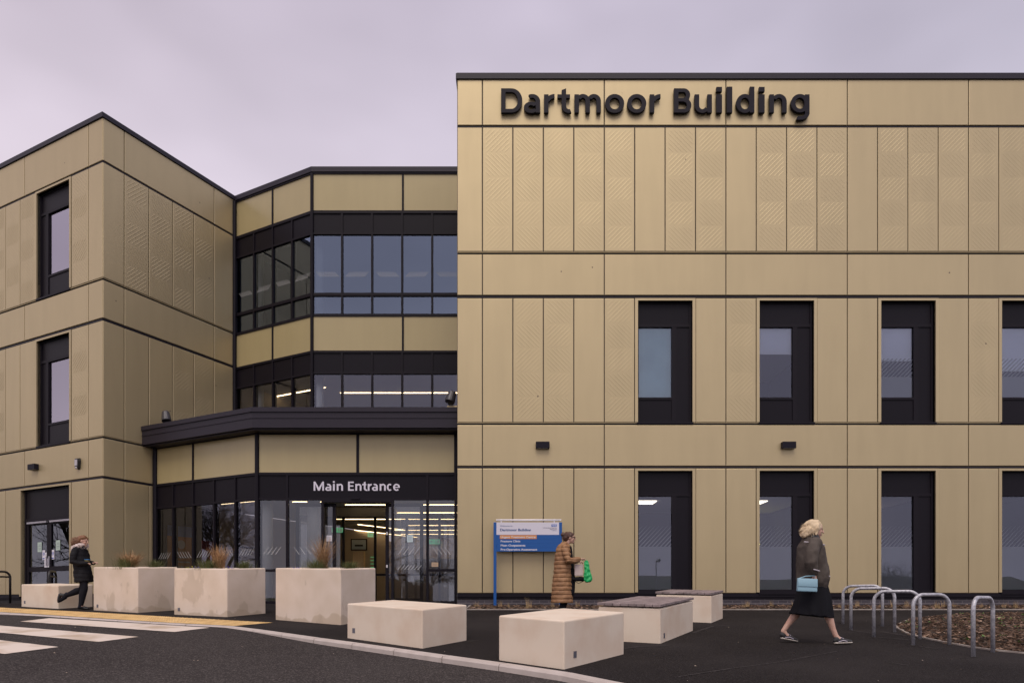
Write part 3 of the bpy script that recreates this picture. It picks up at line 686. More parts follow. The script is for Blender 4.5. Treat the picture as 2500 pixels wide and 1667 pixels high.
# sliding doors, standing open
sl = MB(); FEF.box(sl, -4.83, -3.09, 2.585, 2.648, -.14, .012); FEF.box(sl, -4.12, -3.90, 2.66, 2.70, .0, .04)
slo = sl.build('sliding_door', FRAME, BLD)
for a, b in ((-5.60, -4.56), (-3.276, -2.30)):
    lf = MB()
    for p, q in ((a, a+.085), (b-.085, b)): FEF.box(lf, p, q, .02, 2.58, -.24, -.185)
    FEF.box(lf, a+.085, b-.085, .02, .13, -.24, -.185); FEF.box(lf, a+.085, b-.085, 2.50, 2.58, -.24, -.185)
    lf.build('door_leaf', FRAME, slo); gpane(FEF, a+.085, b-.085, .13, 2.50, -.21, GLASSDOOR, slo, 'door_glass')
lk = MB()
for z in (1.77, .92): FEF.box(lk, -3.25, -3.22, z, z+.075, -.185, -.175)
lk.build('lock_plate', WHITE, slo)
# entrance, angled side
L5 = [0, .76, 1.575, 2.39, 3.19, 3.985]
curtain(FEA, 0, 3.985, [(3.35, 4.33, 'gold', [.03, 1.575, 3.985]), (2.70, 3.28, 'dark', L5), (.06, 2.65, 'none', L5)], 'entrance_frame')
mb = MB(); FEA.box(mb, 0, 3.985, -.02, .06, -.16, .002); FEA.box(mb, 0, 3.985, 4.33, 4.384, -.16, .002); mb.build('entrance_frame', FRAME, BLD)
for p, q in zip(L5, L5[1:]): gpane(FEA, p+.02, q-.02, .05, 2.66, m=GLASS)
mb = MB(); mb.tube([(-6.54, 18.055, 0), (-6.54, 18.055, 4.36)], .055, 8, cap=False); mb.build('corner_post', FRAME, BLD)
mb = MB(); mb.tube([(-10.06, 19.86, 0), (-10.06, 19.86, 4.36)], .07, 8, cap=False); mb.build('corner_post', FRAME, BLD)
dashes(FEA, L5, 1.24, 1.42, -.046, MARK, cnt=5); dashes(FEF, [-6.5, -5.79, -4.88], 1.25, 1.45, -.046, MARK, cnt=4); dashes(FEF, [-3.05, -2.19, -1.47], 1.25, 1.45, -.046, MARK, cnt=4)
dashes(FEF, [-3.05, -2.19], .86, .98, -.046, MARK, cnt=7, lean=.1)
# --- interiors
CP = [(-8.9, 22.55), (-5.93, 21.05), (-1.34, 21.05), (-1.34, 22.62), (2, 22.62), (2, 31), (-4.3, 31)]
LP = [(-9.95, 20.1), (-6.5, 18.22), (-1.45, 18.22), (-1.45, 22.62), (2, 22.62), (2, 31), (-4.3, 31)]
mb = MB(); mb.prism(LP, .004, .02); mb.build('lobby_floor', INF, BLD)
mb = MB(); mb.prism(LP, 2.87, 3.2); mb.build('lobby_ceiling', INC, BLD)
mb = MB(); mb.prism([(-10, 20.2), (-6.5, 18.35), (-1.4, 18.35), (-1.4, 20.8), (-5.95, 20.95), (-8.9, 22.5)], 3.3, 4.3); mb.prism(CP, 7.05, 8.2, 0); mb.prism(CP, 11.4, 12.6, 0); mb.build('floor_slab', INC, BLD)
mb = MB(); mb.prism(CP, 4.2, 4.4); mb.build('floor_slab', INF, BLD)
def iwall(pts, z0, z1, m, nm='interior_wall', th=.08):
    mb = MB()
    for a, b in zip(pts, pts[1:]):
        A, B = Vector(a), Vector(b); t = (B-A).normalized(); nn = Vector((-t.y, t.x))*th
        mb.prism([A, B, B+nn, A+nn], z0, z1)
    return mb.build(nm, m, BLD)
iwall([(2, 31.02), (-4.3, 31.02)], 1.95, 2.87, INWARM); iwall([(2, 31.02), (-4.3, 31.02)], .02, 1.95, mat('interior_reflection_dark', (.26, .23, .21), .7)); iwall([(-10.02, 20.08), (-4.36, 31)], .02, 2.87, INW)  # lower back wall painted grey-brown for the dark reflection across the glass
iwall([(2.02, 22.7), (2.02, 31)], .02, 2.87, INWARM); iwall([(2.1, 22.62), (-1.42, 22.62)], .02, 2.87, INWARM)
iwall([(-1.40, 22.6), (-1.40, 18.2)], .02, 2.87, INWARM)
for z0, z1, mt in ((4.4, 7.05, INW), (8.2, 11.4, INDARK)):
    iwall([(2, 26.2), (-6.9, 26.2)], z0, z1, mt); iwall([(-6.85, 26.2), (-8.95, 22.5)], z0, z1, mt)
# rooms of the right block and the wing
for z0, z1 in ((-.02, .02), (2.87, 4.2), (7.05, 8.4)):
    mb = MB(); mb.box((-1.02, 17.52, z0), (14.1, 22.5, z1)); mb.build('floor_slab', INC if z0 > 1 else INF, BLD)
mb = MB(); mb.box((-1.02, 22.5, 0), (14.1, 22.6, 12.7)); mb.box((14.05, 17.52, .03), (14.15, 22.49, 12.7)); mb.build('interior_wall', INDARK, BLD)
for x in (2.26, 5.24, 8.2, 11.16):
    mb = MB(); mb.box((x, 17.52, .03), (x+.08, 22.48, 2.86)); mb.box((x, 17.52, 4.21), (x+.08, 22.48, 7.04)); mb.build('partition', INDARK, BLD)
def wp(s, n): q = FWL.O+FWL.D*s+FWL.N*n; return (q.x, q.y)
WP = [wp(.35, -.32), wp(9.4, -.32), wp(9.4, -5), wp(.35, -5)]
for z0, z1 in ((.004, .03), (2.87, 4.2), (7.05, 8.4), (11.5, 12.6)):
    mb = MB(); mb.prism(WP, z0, z1); mb.build('floor_slab', INC, BLD)
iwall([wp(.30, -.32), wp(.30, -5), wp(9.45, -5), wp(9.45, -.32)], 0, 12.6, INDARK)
# roofs
RF = mat('roof_membrane', (.12, .12, .12), .9)
mb = MB(); mb.box((-1.05, 17.5, 12.62), (14.1, 32, 12.70)); mb.prism([wp(.3, -.3), wp(9.5, -.3), wp(9.5, -9), wp(.3, -9)], 12.62, 12.70); mb.prism([(-8.85, 22.6), (-5.9, 21.15), (-1.37, 21.15), (-1.1, 32), (-8, 32)], 12.62, 12.7)
mb.build('roof', RF, BLD)
mb = MB(); mb.box((-6, 31.1, 0), (14.2, 31.3, 12.62)); mb.box((14.16, 17.3, 0), (14.3, 31.3, 12.62)); mb.build('rear_wall', CLAD, BLD)
# columns, lobby screen
for i, (u, y, w_) in enumerate(((652, 18.85, .15), (766, 18.7, .17))):  # second one is added, standing in for the door leaf's pale sky reflection
    x = (u-1250)/1720*y; mb = MB(); mb.tube([(x, y, .02), (x, y, 2.87)], w_, 24, cap=False); mb.build('column', COLW, BLD, smooth=True)
for x, y, z0, z1 in ((-6.13+.2, 21.7, 4.4, 7.05), (-6.13+.2, 21.7, 8.2, 11.4), (-8.15, 22.75, 4.4, 7.05), (-8.15, 22.75, 8.2, 11.4)):
    mb = MB(); mb.tube([(x, y, z0), (x, y, z1)], .13, 20, cap=False); mb.build('column', COLW, BLD, smooth=True)
sc_m = MB()
for u in (703+28, 760, 838.5, 916, 993, 1073):
    x = (u-1250)/1720*21.0; sc_m.box((x-.035, 20.97, .02), (x+.035, 21.05, 2.55))
sc_m.box((-6.4, 20.96, 2.55), (-1.5, 21.06, 2.62)); sc_m.box((-4.9, 20.95, .82), (-1.5, 21.05, .88))
sc_m.build('lobby_screen', FRAME, BLD)
mb = MB(); mb.box((-5.75, 20.85, 2.56), (-3.45, 21.15, 2.84)); mb.build('air_curtain', mat('grey_unit', (.10, .10, .10), .5), BLD)
mb = MB(); mb.box((-6.4, 20.99, .02), (-5.05, 21.0, 2.55)); mb.box((-3.3, 20.99, .02), (-1.5, 21.0, 2.55)); mb.build('screen_glass', GLASSDOOR, BLD)

# --- ceiling lights
nl = [0]
def led(a, b, label, wd=.013, m=LED, group='linear lights on the lobby ceiling'):
    A, B = Vector(a), Vector(b); t = (B-A).normalized(); nn = Vector((-t.y, t.x, 0))*wd
    mb = MB(); z = A.z
    mb.prism([A-nn, B-nn, B+nn, A+nn], z-.010, z); o = mb.build('ceiling_light', m); tag(o, label, 'ceiling light', group)
led((-8.4, 20.35, 2.865), (-6.75, 19.5, 2.865), 'glowing strip light behind the angled glass left of the entrance')
led((-6.2, 19.9, 2.865), (-4.9, 19.9, 2.865), 'short glowing strip light left of the sliding doors, nearest the glass')
led((-4.85, 20.5, 2.865), (-3.25, 20.5, 2.865), 'glowing strip light seen in the top of the doorway')
led((-3.1, 20.5, 2.865), (-1.55, 20.5, 2.865), 'glowing strip light high behind the panes right of the doorway')
led((-6.1, 24.0, 2.865), (-1.6, 24.0, 2.865), 'long glowing strip light, second row back across the lobby')
led((-3.9, 25.9, 2.865), (-1.0, 25.9, 2.865), 'glowing strip light, third row back right of the doorway')
led((-4.6, 27.6, 2.865), (.2, 27.6, 2.865), 'glowing strip light, fourth row back in the lobby')
led((-4.6, 29.2, 2.865), (.6, 29.2, 2.865), 'added strip light brightening the lobby, furthest row back')  # extra row added to brighten the lobby
led((-6.0, 22.3, 2.865), (-1.7, 22.3, 2.865), 'long added strip light brightening the lobby over the inner screen')  # another added row, there to lift the lobby light
led((-6.8, 26.6, 2.865), (-4.1, 30.6, 2.865), 'long slanting strip light along the lobby back left')
led((-5.6, 25.6, 2.865), (-4.2, 27.5, 2.865), 'slanting strip light making a V above the doorway')
G1 = 'lights behind the first floor glazing'
led((-5.75, 23.6, 7.04), (-1.0, 23.6, 7.04), 'long glowing strip light behind the first floor front glazing', group=G1)
led((-8.2, 24.1, 7.04), (-6.1, 23.0, 7.04), 'glowing strip light behind the angled first floor glazing', group=G1)
def lpan(x, y, z, label, m=LEDP, w_=.6, d_=.6):
    mb = MB(); mb.box((x, y, z-.02), (x+w_, y+d_, z-.001)); o = mb.build('ceiling_light', m); tag(o, label, 'ceiling light', 'square lights on the room ceilings')
lpan(3.45, 19.7, 2.87, 'bright square ceiling light in the leftmost ground floor window')
lpan(6.55, 19.7, 2.87, 'bright square ceiling light corner in the second ground floor window')
lpan(7.0, 19.2, 7.05, 'dull orange ceiling light below the half drawn blind', LEDB, .6, .35)
lpan(6.4, 20.6, 7.05, 'dull orange ceiling light at the left edge of the half blind window', LEDB, .5, .5)
for k, (x, y, m_, lb) in enumerate(((6.9, 21.6, LEDY, 'yellowish light seen through the striped film of the second ground floor window'), (10.1, 21.4, LEDB, 'orange light seen through the striped film of the third ground floor window'))):
    mb = MB(); mb.box((x, y, 1.80), (x+.7, y+.3, 1.83)); tag(mb.build('hanging_light', m_), lb, 'light')
# exit signs, posters, frames in the lobby
def exits(x, y, z, label):
    mb = MB(); mb.box((x-.16, y-.02, z-.07), (x+.16, y, z+.07), 0); mb.box((x+.03, y-.024, z-.05), (x+.06, y-.021, z+.03), 1); mb.ball((x+.045, y-.022, z+.05), (.014, .003, .014), 8, 6, mi=1)
    mb.add([(x-.13, y-.0225, z), (x-.07, y-.0225, z+.04), (x-.07, y-.0225, z-.04)], [(0, 1, 2)], 1); mb.box((x-.07, y-.0235, z-.008), (x-.01, y-.0215, z+.008), 1); mb.box((x+.09, y-.024, z-.05), (x+.14, y-.0215, z+.05), 1)
    tag(mb.build('exit_sign', [EXITG, WHITE]), label, 'exit sign', 'green exit signs in the lobby')
exits(-5.18, 20.9, 2.17, 'green exit sign with arrow at the left of the doorway'); exits(-4.88, 24.6, 2.38, 'green exit sign hanging deeper in the lobby'); exits(-2.27, 20.6, 1.80, 'green exit sign behind the rightmost entrance pane')
POO = mat('poster_orange', (.50, .22, .07), .6); POR = mat('poster_maroon', (.14, .012, .03), .6); POB = mat('poster_blue', (.10, .17, .42), .6)
# ------------------------------------------------------------------ lettering
def text_mesh(txt, bold=0.0, res=6):
    c = bpy.data.curves.new('t', 'FONT'); c.body = txt; c.size = 1; c.offset = bold; c.resolution_u = res; c.fill_mode = 'BOTH'
    o = bpy.data.objects.new('t', c); sc.collection.objects.link(o)
    dg = bpy.context.evaluated_depsgraph_get(); dg.update()
    me = bpy.data.meshes.new_from_object(o.evaluated_get(dg))
    vs = [v.co.copy() for v in me.vertices]; fs = [tuple(p.vertices) for p in me.polygons]
    bpy.data.objects.remove(o); bpy.data.curves.remove(c); bpy.data.meshes.remove(me)
    return vs, fs
CAPH = None
def extrude2d(vs, fs, mapf, n0, n1):
    """flat glyph -> solid; mapf(x,y,n) -> world"""
    mb = MB(); n = len(vs)
    cnt = {}
    for f in fs:
        for a, b in zip(f, f[1:]+f[:1]): cnt[(a, b)] = 1
    edges = [(a, b) for (a, b) in cnt if (b, a) not in cnt]
    V = [mapf(v.x, v.y, n1) for v in vs]+[mapf(v.x, v.y, n0) for v in vs]
    F_ = list(fs)+[tuple(i+n for i in reversed(f)) for f in fs]+[(b, a, a+n, b+n) for a, b in edges]
    mb.add(V, F_); return mb
def line(F, txt, s0, s1, zb, cap, n0, n1, m, parent, bold=.0, name='lettering'):
    vs, fs = text_mesh(txt, bold)
    capv, _ = text_mesh('H', bold); ch = max(v.y for v in capv)-min(v.y for v in capv); cb = min(v.y for v in capv)
    x0 = min(v.x for v in vs); x1 = max(v.x for v in vs); kx = (s1-s0)/(x1-x0); kz = cap/ch
    return extrude2d(vs, fs, lambda x, y, n: F.p(s0+(x-x0)*kx, zb+(y-cb)*kz, n), n0, n1).build(name, m, parent)
def letters(F, txt, s0, s1, zb, cap, n0, n1, m, parent, bold):
    full, _ = text_mesh(txt, bold); x0 = min(v.x for v in full); x1 = max(v.x for v in full); kx = (s1-s0)/(x1-x0)
    capv, _ = text_mesh('H', bold); ch = max(v.y for v in capv)-min(v.y for v in capv); cb = min(v.y for v in capv); kz = cap/ch
    for i, chv in enumerate(txt):
        if chv == ' ': continue
        pv, _ = text_mesh(txt[:i+1], bold); gv, gf = text_mesh(chv, bold)
        sh = max(v.x for v in pv)-max(v.x for v in gv)
        extrude2d(gv, gf, lambda x, y, n: F.p(s0+(x+sh-x0)*kx, zb+(y-cb)*kz, n), n0, n1).build('letter', m, parent)
# drawn sans alphabet for the two large signs: cap height 1
from mathutils.geometry import delaunay_2d_cdt
def G_rect(x0, y0, x1, y1): return [[(x0, y0), (x1, y0), (x1, y1), (x0, y1)]]
def G_ring(cx, cy, rx, ry, wx, wy, a0=0, a1=360, n=None):
    n = n or max(6, int(abs(a1-a0)/9)); out = []
    P = lambda a, rx_, ry_: (cx+rx_*math.cos(R(a)), cy+ry_*math.sin(R(a)))
    for k in range(n):
        a, b = a0+(a1-a0)*k/n, a0+(a1-a0)*(k+1)/n
        out.append([P(a, rx, ry), P(b, rx, ry), P(b, rx-wx, ry-wy), P(a, rx-wx, ry-wy)])
    return out
def glyph(ch, W):
    s, h, X = .185, .150, .75
    rr, ri = G_rect, G_ring
    if ch == 'D': c = W-.45; return rr(0, 0, s, 1)+rr(s, 0, c, h)+rr(s, 1-h, c, 1)+ri(c, .5, .45, .5, s, h, -90, 90)
    if ch == 'B':
        c1, c2 = W*.93-.27, W-.30
        return rr(0, 0, s, 1)+rr(s, 0, c2, h)+rr(s, 1-h, c1, 1)+rr(s, .46, c2, .46+h*.9)+ri(c1, .73, .27, .27, s*.95, h, -90, 90)+ri(c2, .2975, .30, .2975, s, h, -90, 90)
    if ch == 'E': return rr(0, 0, s, 1)+rr(s, 0, W, h)+rr(s, 1-h, W, 1)+rr(s, .44, W*.92, .44+h)
    if ch == 'M': return rr(0, 0, s*.95, 1)+rr(W-s*.95, 0, W, 1)+[[(s*.95, 1), (s*.4, 1), (W/2-.09, 0), (W/2, 0)], [(W-s*.95, 1), (W/2, 0), (W/2+.09, 0), (W-s*.4, 1)], [(s*.95, 1), (W/2-.09, 0), (W/2+.09, 0), (W/2, .32)], [(W-s*.95, 1), (W/2, .32), (W/2-.09, 0), (W/2+.09, 0)]]
    if ch == 'o': return ri(W/2, X/2, W/2, X/2+.015, s, h)
    if ch == 'c': return ri(W*.56, X/2, W*.56, X/2+.015, s, h, 52, 308)
    if ch == 'e': return ri(W/2, X/2, W/2, X/2+.015, s*.95, h, 0, 312)+rr(s*.6, X/2-.055, W-.02, X/2+.06)
    if ch in 'nmh':
        if ch == 'n': return rr(0, 0, s, X)+ri(W/2+s*.22, X-.30, W/2-s*.22, .315, s, h, 0, 150)+rr(W-s, 0, W, X-.30)
        a = (W-s)/2; k = a/2+s/2
        return rr(0, 0, s, X)+ri(a/2+s/2+.03, X-.28, k-.03, .295, s, h, 0, 150)+rr(a, 0, a+s, X-.28)+ri(a+a/2+s/2+.03, X-.28, k-.03, .295, s, h, 0, 150)+rr(W-s, 0, W, X-.28)
    if ch == 'u': return rr(W-s, 0, W, X)+ri(W/2-s*.22, .30, W/2-s*.22, .315, s, h, 180, 330)+rr(0, .30, s, X)
    if ch == 'r': return rr(0, 0, s, X)+ri(W*1.02, X-.36, W*1.02-.02, .375, s, h*1.1, 92, 160)
    if ch == 't': return [[(s*.95, X+.0), (s*.95+s, X+.0), (s*.95+s, 1.0), (s*.95, .93)]]+rr(s*.95, .26, s*1.95, X)+rr(0, X-h, W*.98, X)+ri(s*.95+.30, .27, .30, .285, s, h, 180, 290)
    if ch == 'i': return rr(0, 0, W, X)+rr(0, .87, W, 1.06)
    if ch == 'l': return rr(0, 0, W, 1.07)
    if ch == 'd': return rr(W-s, 0, W, 1.07)+ri(W/2-.01, X/2, W/2-.01, X/2+.015, s, h, 0, 360)
    if ch == 'a': return rr(W-s, 0, W, .50)+ri(W-.33, X-.30, .33, .315, s, h, -2, 118)+ri(W*.44, .215, W*.44, .23, s, h*.9, 30, 330)+rr(W*.45, .43-h*.85, W-s*.5, .435)+rr(W*.45, -.015, W*.6, h*.85)
    if ch == 'g': return rr(W-s, -.02, W, X)+ri(W/2-.01, X/2+.01, W/2-.01, X/2+.005, s, h)+ri(W-.40, -.03, .40, .27, s, h, 0, -112)
    return rr(0, 0, W, X)
def glyph_mesh(polys):
    V = []; Fc = []
    for p in polys:
        ar = sum(a[0]*b[1]-b[0]*a[1] for a, b in zip(p, p[1:]+p[:1]))
        if ar < 0: p = p[::-1]
        Fc.append(list(range(len(V), len(V)+len(p)))); V += [Vector(q) for q in p]
    r = delaunay_2d_cdt(V, [], Fc, 1, 1e-5)
    fs = [tuple(f) for f, og in zip(r[2], r[5]) if len(og)]
    out = []
    for f in fs:
        a, b, c = [r[0][i] for i in f[:3]]
        if (b-a).cross(c-a) < 0: f = f[::-1]
        out.append(tuple(f))
    return [Vector((v.x, v.y, 0)) for v in r[0]], out
def big_letters(F, spec, zb, cap, n0, n1, m, parent):
    for ch, a, b in spec:
        vs, fs = glyph_mesh(glyph(ch, (b-a)/cap))
        o = extrude2d(vs, fs, lambda x, y, n: F.p(a+x*cap, zb+y*cap, n), n0, n1).build('letter', m, parent)
sg = empty('building_sign', (4.0, 17.2, 11.9)); tag(sg, 'large dark raised letters reading Dartmoor Building across the top of the facade', 'sign')
spec = [(c, (1100+a*.4252-1250)*.01*.9933, (1100+b*.4252-1250)*.01*.9933) for c, a, b in (('D', 290, 412), ('a', 421, 515), ('r', 537, 598), ('t', 614, 688), ('m', 712, 864), ('o', 888, 998), ('o', 1015, 1125), ('r', 1145, 1207), ('B', 1284, 1384), ('u', 1403, 1502), ('i', 1528, 1560), ('l', 1588, 1619), ('d', 1641, 1746), ('i', 1773, 1805), ('n', 1833, 1932), ('g', 1956, 2063))]
big_letters(FR, spec, 11.90, .585, .03, .10, LETT, sg)
sg = empty('entrance_sign', (-4.0, 18.05, 2.87)); tag(sg, 'white raised letters reading Main Entrance above the sliding doors', 'sign')
spec = [(c, (600+a/3.033-1250)*.010494, (600+b/3.033-1250)*.010494) for c, a, b in (('M', 502, 578), ('a', 588, 632), ('i', 645, 658), ('n', 673, 719), ('E', 757, 799), ('n', 811, 856), ('t', 862, 892), ('r', 903, 932), ('a', 934, 977), ('n', 991, 1036), ('c', 1044, 1082), ('e', 1091, 1141))]
big_letters(FEF, spec, 2.885, .232, -.028, -.008, mat('letter_white', (.66, .63, .72), .5), sg)
# directory sign
KS = .009855; YS = 16.95
FSg = Fac((0, YS), (1, 0), (0, -1))
def sx(x): return (1180+x/6.03-1250)*KS
def sz(y): return (1472-1240-y/6.03)*KS
ds = empty('directory_sign', ((sx(150)+sx(1158))/2, YS, gz(YS))); tag(ds, 'blue and white directory sign on two blue posts beside the entrance', 'sign')
for a, b in ((150, 193), (1115, 1158)):
    mb = MB(); mb.box((sx(a), YS-.02, gz(YS)-.2), (sx(b), YS+.07, sz(207))); bevel(mb.build('post', BLUE, ds), .006)
mb = MB(); mb.box((sx(193), YS-.012, sz(391.5)), (sx(1115), YS+.04, sz(209))); mb.build('header_panel', SIGNW, ds)
for i in range(4):
    mb = MB(); y0 = 393+61*i; mb.box((sx(193), YS-.012, sz(y0+60.3)), (sx(1115), YS+.04, sz(y0))); mb.build('name_panel', BLUE, ds)
mb = MB(); mb.box((sx(243), YS-.016, sz(452)), (sx(785), YS-.011, sz(396))); mb.build('highlight_panel', ORANGE, ds)
for t_, a, b, c, d, m_, bo in (('Welcome to', 245, 428, 250, 272, MATS['sign_navy_text'], 0), ('Dartmoor Building', 247, 700, 300, 337, NAVY, .028), ('University Hospitals', 878, 1080, 282, 294, GREYT, .012), ('Plymouth', 982, 1080, 303, 316, GREYT, .012), ('NHS Trust', 1012, 1080, 324, 333, NAVY, 0),
    ('Urgent Treatment Centre', 256, 768, 410, 440, SIGNW, .03), ('Fracture Clinic', 256, 545, 471, 500, SIGNW, .03), ('Main Outpatients', 256, 618, 532, 562, SIGNW, .03), ('Pre-Operative Assessment', 256, 793, 592, 622, SIGNW, .03)):
    line(FSg, t_, sx(a), sx(b), sz(d), sz(c)-sz(d), .0125 if t_ != 'Urgent Treatment Centre' else .0165, .0145 if t_ != 'Urgent Treatment Centre' else .0185, m_, ds, bo)
mb = MB(); mb.box((sx(1002), YS-.0145, sz(270)), (sx(1080), YS-.0115, sz(238))); mb.build('logo_box', mat('logo_blue', (.0, .09, .42), .4), ds)
vs, fs = text_mesh('NHS', .03); x0 = min(v.x for v in vs); x1 = max(v.x for v in vs)
extrude2d(vs, fs, lambda x, y, n: FSg.p(sx(1009)+((x-x0)+y*.22)/(x1-x0+.16)*(sx(1075)-sx(1009)), sz(264)+y/.72*(sz(244)-sz(264)), n), .0146, .0165).build('logo_lettering', SIGNW, ds)
mb = MB(); mb.tube([(sx(190), YS-.0, sz(176)), (sx(1128), YS, sz(176))], .022, 12, cap=False); mb.build('light_tube', mat('tube_white', (.80, .78, .84), .35), ds, smooth=True)
mb = MB()
for x in (263, 1043): mb.box((sx(x)-.012, YS-.012, sz(208)), (sx(x)+.012, YS+.012, sz(160)))
mb.tube([(sx(1128), YS, sz(176)), (sx(1143), YS, sz(172))], .014, 8); mb.build('bracket', MATS['tube_white'], ds)

# posters and frames in the lobby
FLW = Fac((-9.99, 20.13), (5.66, 10.95), (10.95, -5.66))      # left lobby wall
def poster(name, F, s0, s1, z0, z1, m, label, extra=None, n=.02):
    e_ = empty(name, F.p((s0+s1)/2, z0, n)); tag(e_, label, 'poster')
    mb = MB(); F.box(mb, s0, s1, z0, z1, .0, n); mb.build('sheet', m, e_)
    if extra: extra(e_)
    return e_
def ex1(e_):
    mb = MB(); FLW.box(mb, .15, .95, 1.95, 2.25, .02, .024); mb.build('top_band', POB, e_)
    mb = MB(); c = (.60, 1.72); mb.add([FLW.p(c[0]+.13*math.cos(k*math.pi/10), c[1]+.13*math.sin(k*math.pi/10), .026) for k in range(20)], [tuple(range(20))]); mb.build('round_mark', mat('poster_pale', (.5, .45, .42), .6), e_)
    for k, t_ in enumerate(('respect', 'vulnerable', 'stay by not', 'using', 'cameras')):
        line(FLW, t_, .36, .9, 1.33-.14*k, .06, .022, .026, MATS['poster_pale'], e_, .02)
poster('poster', FLW, .15, .95, .4, 1.95, POO, 'tall orange and blue poster behind the angled glass left of the entrance', ex1)
mb = MB(); FLW.box(mb, 1.3, 1.8, .4, 1.9, 0, .02); tag(mb.build('poster', POR), 'dark maroon poster beside the orange one behind the angled glass', 'poster')
def ex2(e_):
    mb = MB(); FLW.box(mb, 2.72, 3.68, .62, 1.83, .0, .018); mb.build('frame', FRAME, e_)
    for k, t_ in enumerate(('Welcome to', 'Dartmoor', 'Level 2', 'Level 1', 'Level 0')):
        line(FLW, t_, 2.85, 3.5, 1.62-.2*k, .09, .0255, .028, GREYT, e_, .015)
poster('framed_notice', FLW, 2.77, 3.63, .67, 1.78, mat('cream_board', (.42, .39, .31), .7), 'cream framed wall directory seen behind the angled glass', ex2, n=.025)
mb = MB(); mb.box((-5.95, 26.0, 1.95), (-5.35, 26.05, 2.38), 0); mb.box((-5.91, 25.99, 1.99), (-5.39, 26.0, 2.34), 1); mb.box((-5.8, 25.985, 2.1), (-5.5, 25.99, 2.16), 0)
tag(mb.build('framed_notice', [FRAME, mat('pale_board', (.5, .55, .52), .6)]), 'pale framed notice hanging in the lobby behind the doorway', 'notice')
mb = MB(); mb.box((-5.9, 26.1, .02), (-5.5, 26.4, 1.94)); tag(mb.build('lobby_pillar', INWARM), 'beige pillar below the framed notice in the lobby', 'pillar')
GRN = emit('green_led', (.0, .6, .2), .5)
ls_ = MB()
for k in range(6): ls_.box((-4.62, 23.0, .95+.11*k), (-4.5, 23.02, .965+.11*k))
tag(ls_.build('lit_sign', GRN), 'column of small green lights inside the doorway', 'lights')
notice(FEF, -4.73, 1.68, .14, .15, PAPER, 'small white notice on the left sliding door', n=-.18)
notice(FEF, -3.13, 1.68, .10, .15, PAPER, 'small white notice beside the right sliding door stile', n=-.2)
notice(FEF, -2.62, 1.66, .15, .18, mat('pale_blue_notice', (.5, .62, .66), .7), 'pale blue notice on the wide pane right of the doorway', n=-.045)
notice(FEF, -1.98, .995, .17, .11, mat('buff_notice', (.5, .36, .24), .7), 'buff notice low on the rightmost entrance pane', n=-.045)

# --- fixtures on the walls
def wall_light(F, s, z, label):
    e_ = empty('wall_light', F.p(s, z-.08, .06)); tag(e_, label, 'wall light', 'box lights on the cladding')
    mb = MB(); F.box(mb, s-.165, s+.165, z-.078, z+.078, .001, .13); bevel(mb.build('housing', LETT, e_), .006)
    mb = MB(); F.box(mb, s-.14, s+.14, z-.084, z-.078, .03, .11); mb.build('lens', mat('lens_grey', (.3, .3, .3), .3), e_)
wall_light(FR, .745, 3.84, 'dark box light on the panel above the directory sign'); wall_light(FR, 6.725, 3.84, 'dark box light on the panel left of the second window column of the right block')
wall_light(FWL, 3.05, 3.84, 'dark box light above the fire doors of the left wing')
al = empty('alarm_sounder', FWL.p(1.03, 3.62, .05)); tag(al, 'grey and black alarm sounder on the left wing wall', 'alarm')
mb = MB()
pts = [(-.10, .07), (-.07, .15), (.07, .15), (.10, .07), (.07, -.13), (0, -.16), (-.07, -.13)]
mb.add([FWL.p(1.03+a, 3.76+b, .001) for a, b in pts]+[FWL.p(1.03+a*.85, 3.76+b*.88, .075) for a, b in pts], [tuple(range(7, 14)), tuple(range(6, -1, -1))]+[(i, (i+1) % 7, (i+1) % 7+7, i+7) for i in range(7)])
mb.build('case', BLACK, al)
mb = MB(); FWL.box(mb, .975, 1.085, 3.70, 3.86, .076, .088); mb.ball(FWL.p(1.03, 3.64, .07), .035); mb.build('lens', mat('alarm_lens', (.45, .42, .45), .3), al)
def flood(base, axis, label):
    e_ = empty('floodlight', base); tag(e_, label, 'floodlight', 'floodlights above the canopy')
    b = Vector(base); a = Vector(axis).normalized(); mb = MB()
    c = b+Vector((0, 0, .23)); mb.tube([c-a*.13, c-a*.10, c+a*.10, c+a*.15], [.085, .10, .125, .125], 18, cap=False); mb.build('lamp_head', mat('lamp_grey', (.05, .047, .055), .4, .3), e_, smooth=False)
    mb = MB(); mb.tube([b, b+Vector((-.07, .0, .05)), c+Vector((-.11, 0, 0))], .014, 8); mb.box(tuple(b+Vector((-.06, -.05, 0))), tuple(b+Vector((.06, .05, .015)))); mb.build('bracket', BLACK, e_)
flood((-9.55, 19.45, 4.93), (.22, -.25, -1), 'grey floodlight standing on the left end of the canopy')
flood((-1.52, 17.62, 4.93), (-.25, -.25, -1), 'grey floodlight at the right end of the canopy by the corner')
mb = MB(); mb.box((-1.62, 17.6, 4.892), (-1.345, 17.85, 4.935)); mb.build('light_bracket', CLAD, BLD)
mb = MB(); FWR.box(mb, 1.02, 1.22, .82, .95, 0, .06); FWR.box(mb, 1.05, 1.19, .84, .91, .06, .065, 1); tag(mb.build('socket_box', [MATS['lamp_grey'], BLACK]), 'small grey metal box low on the left wing beside the entrance', 'box')

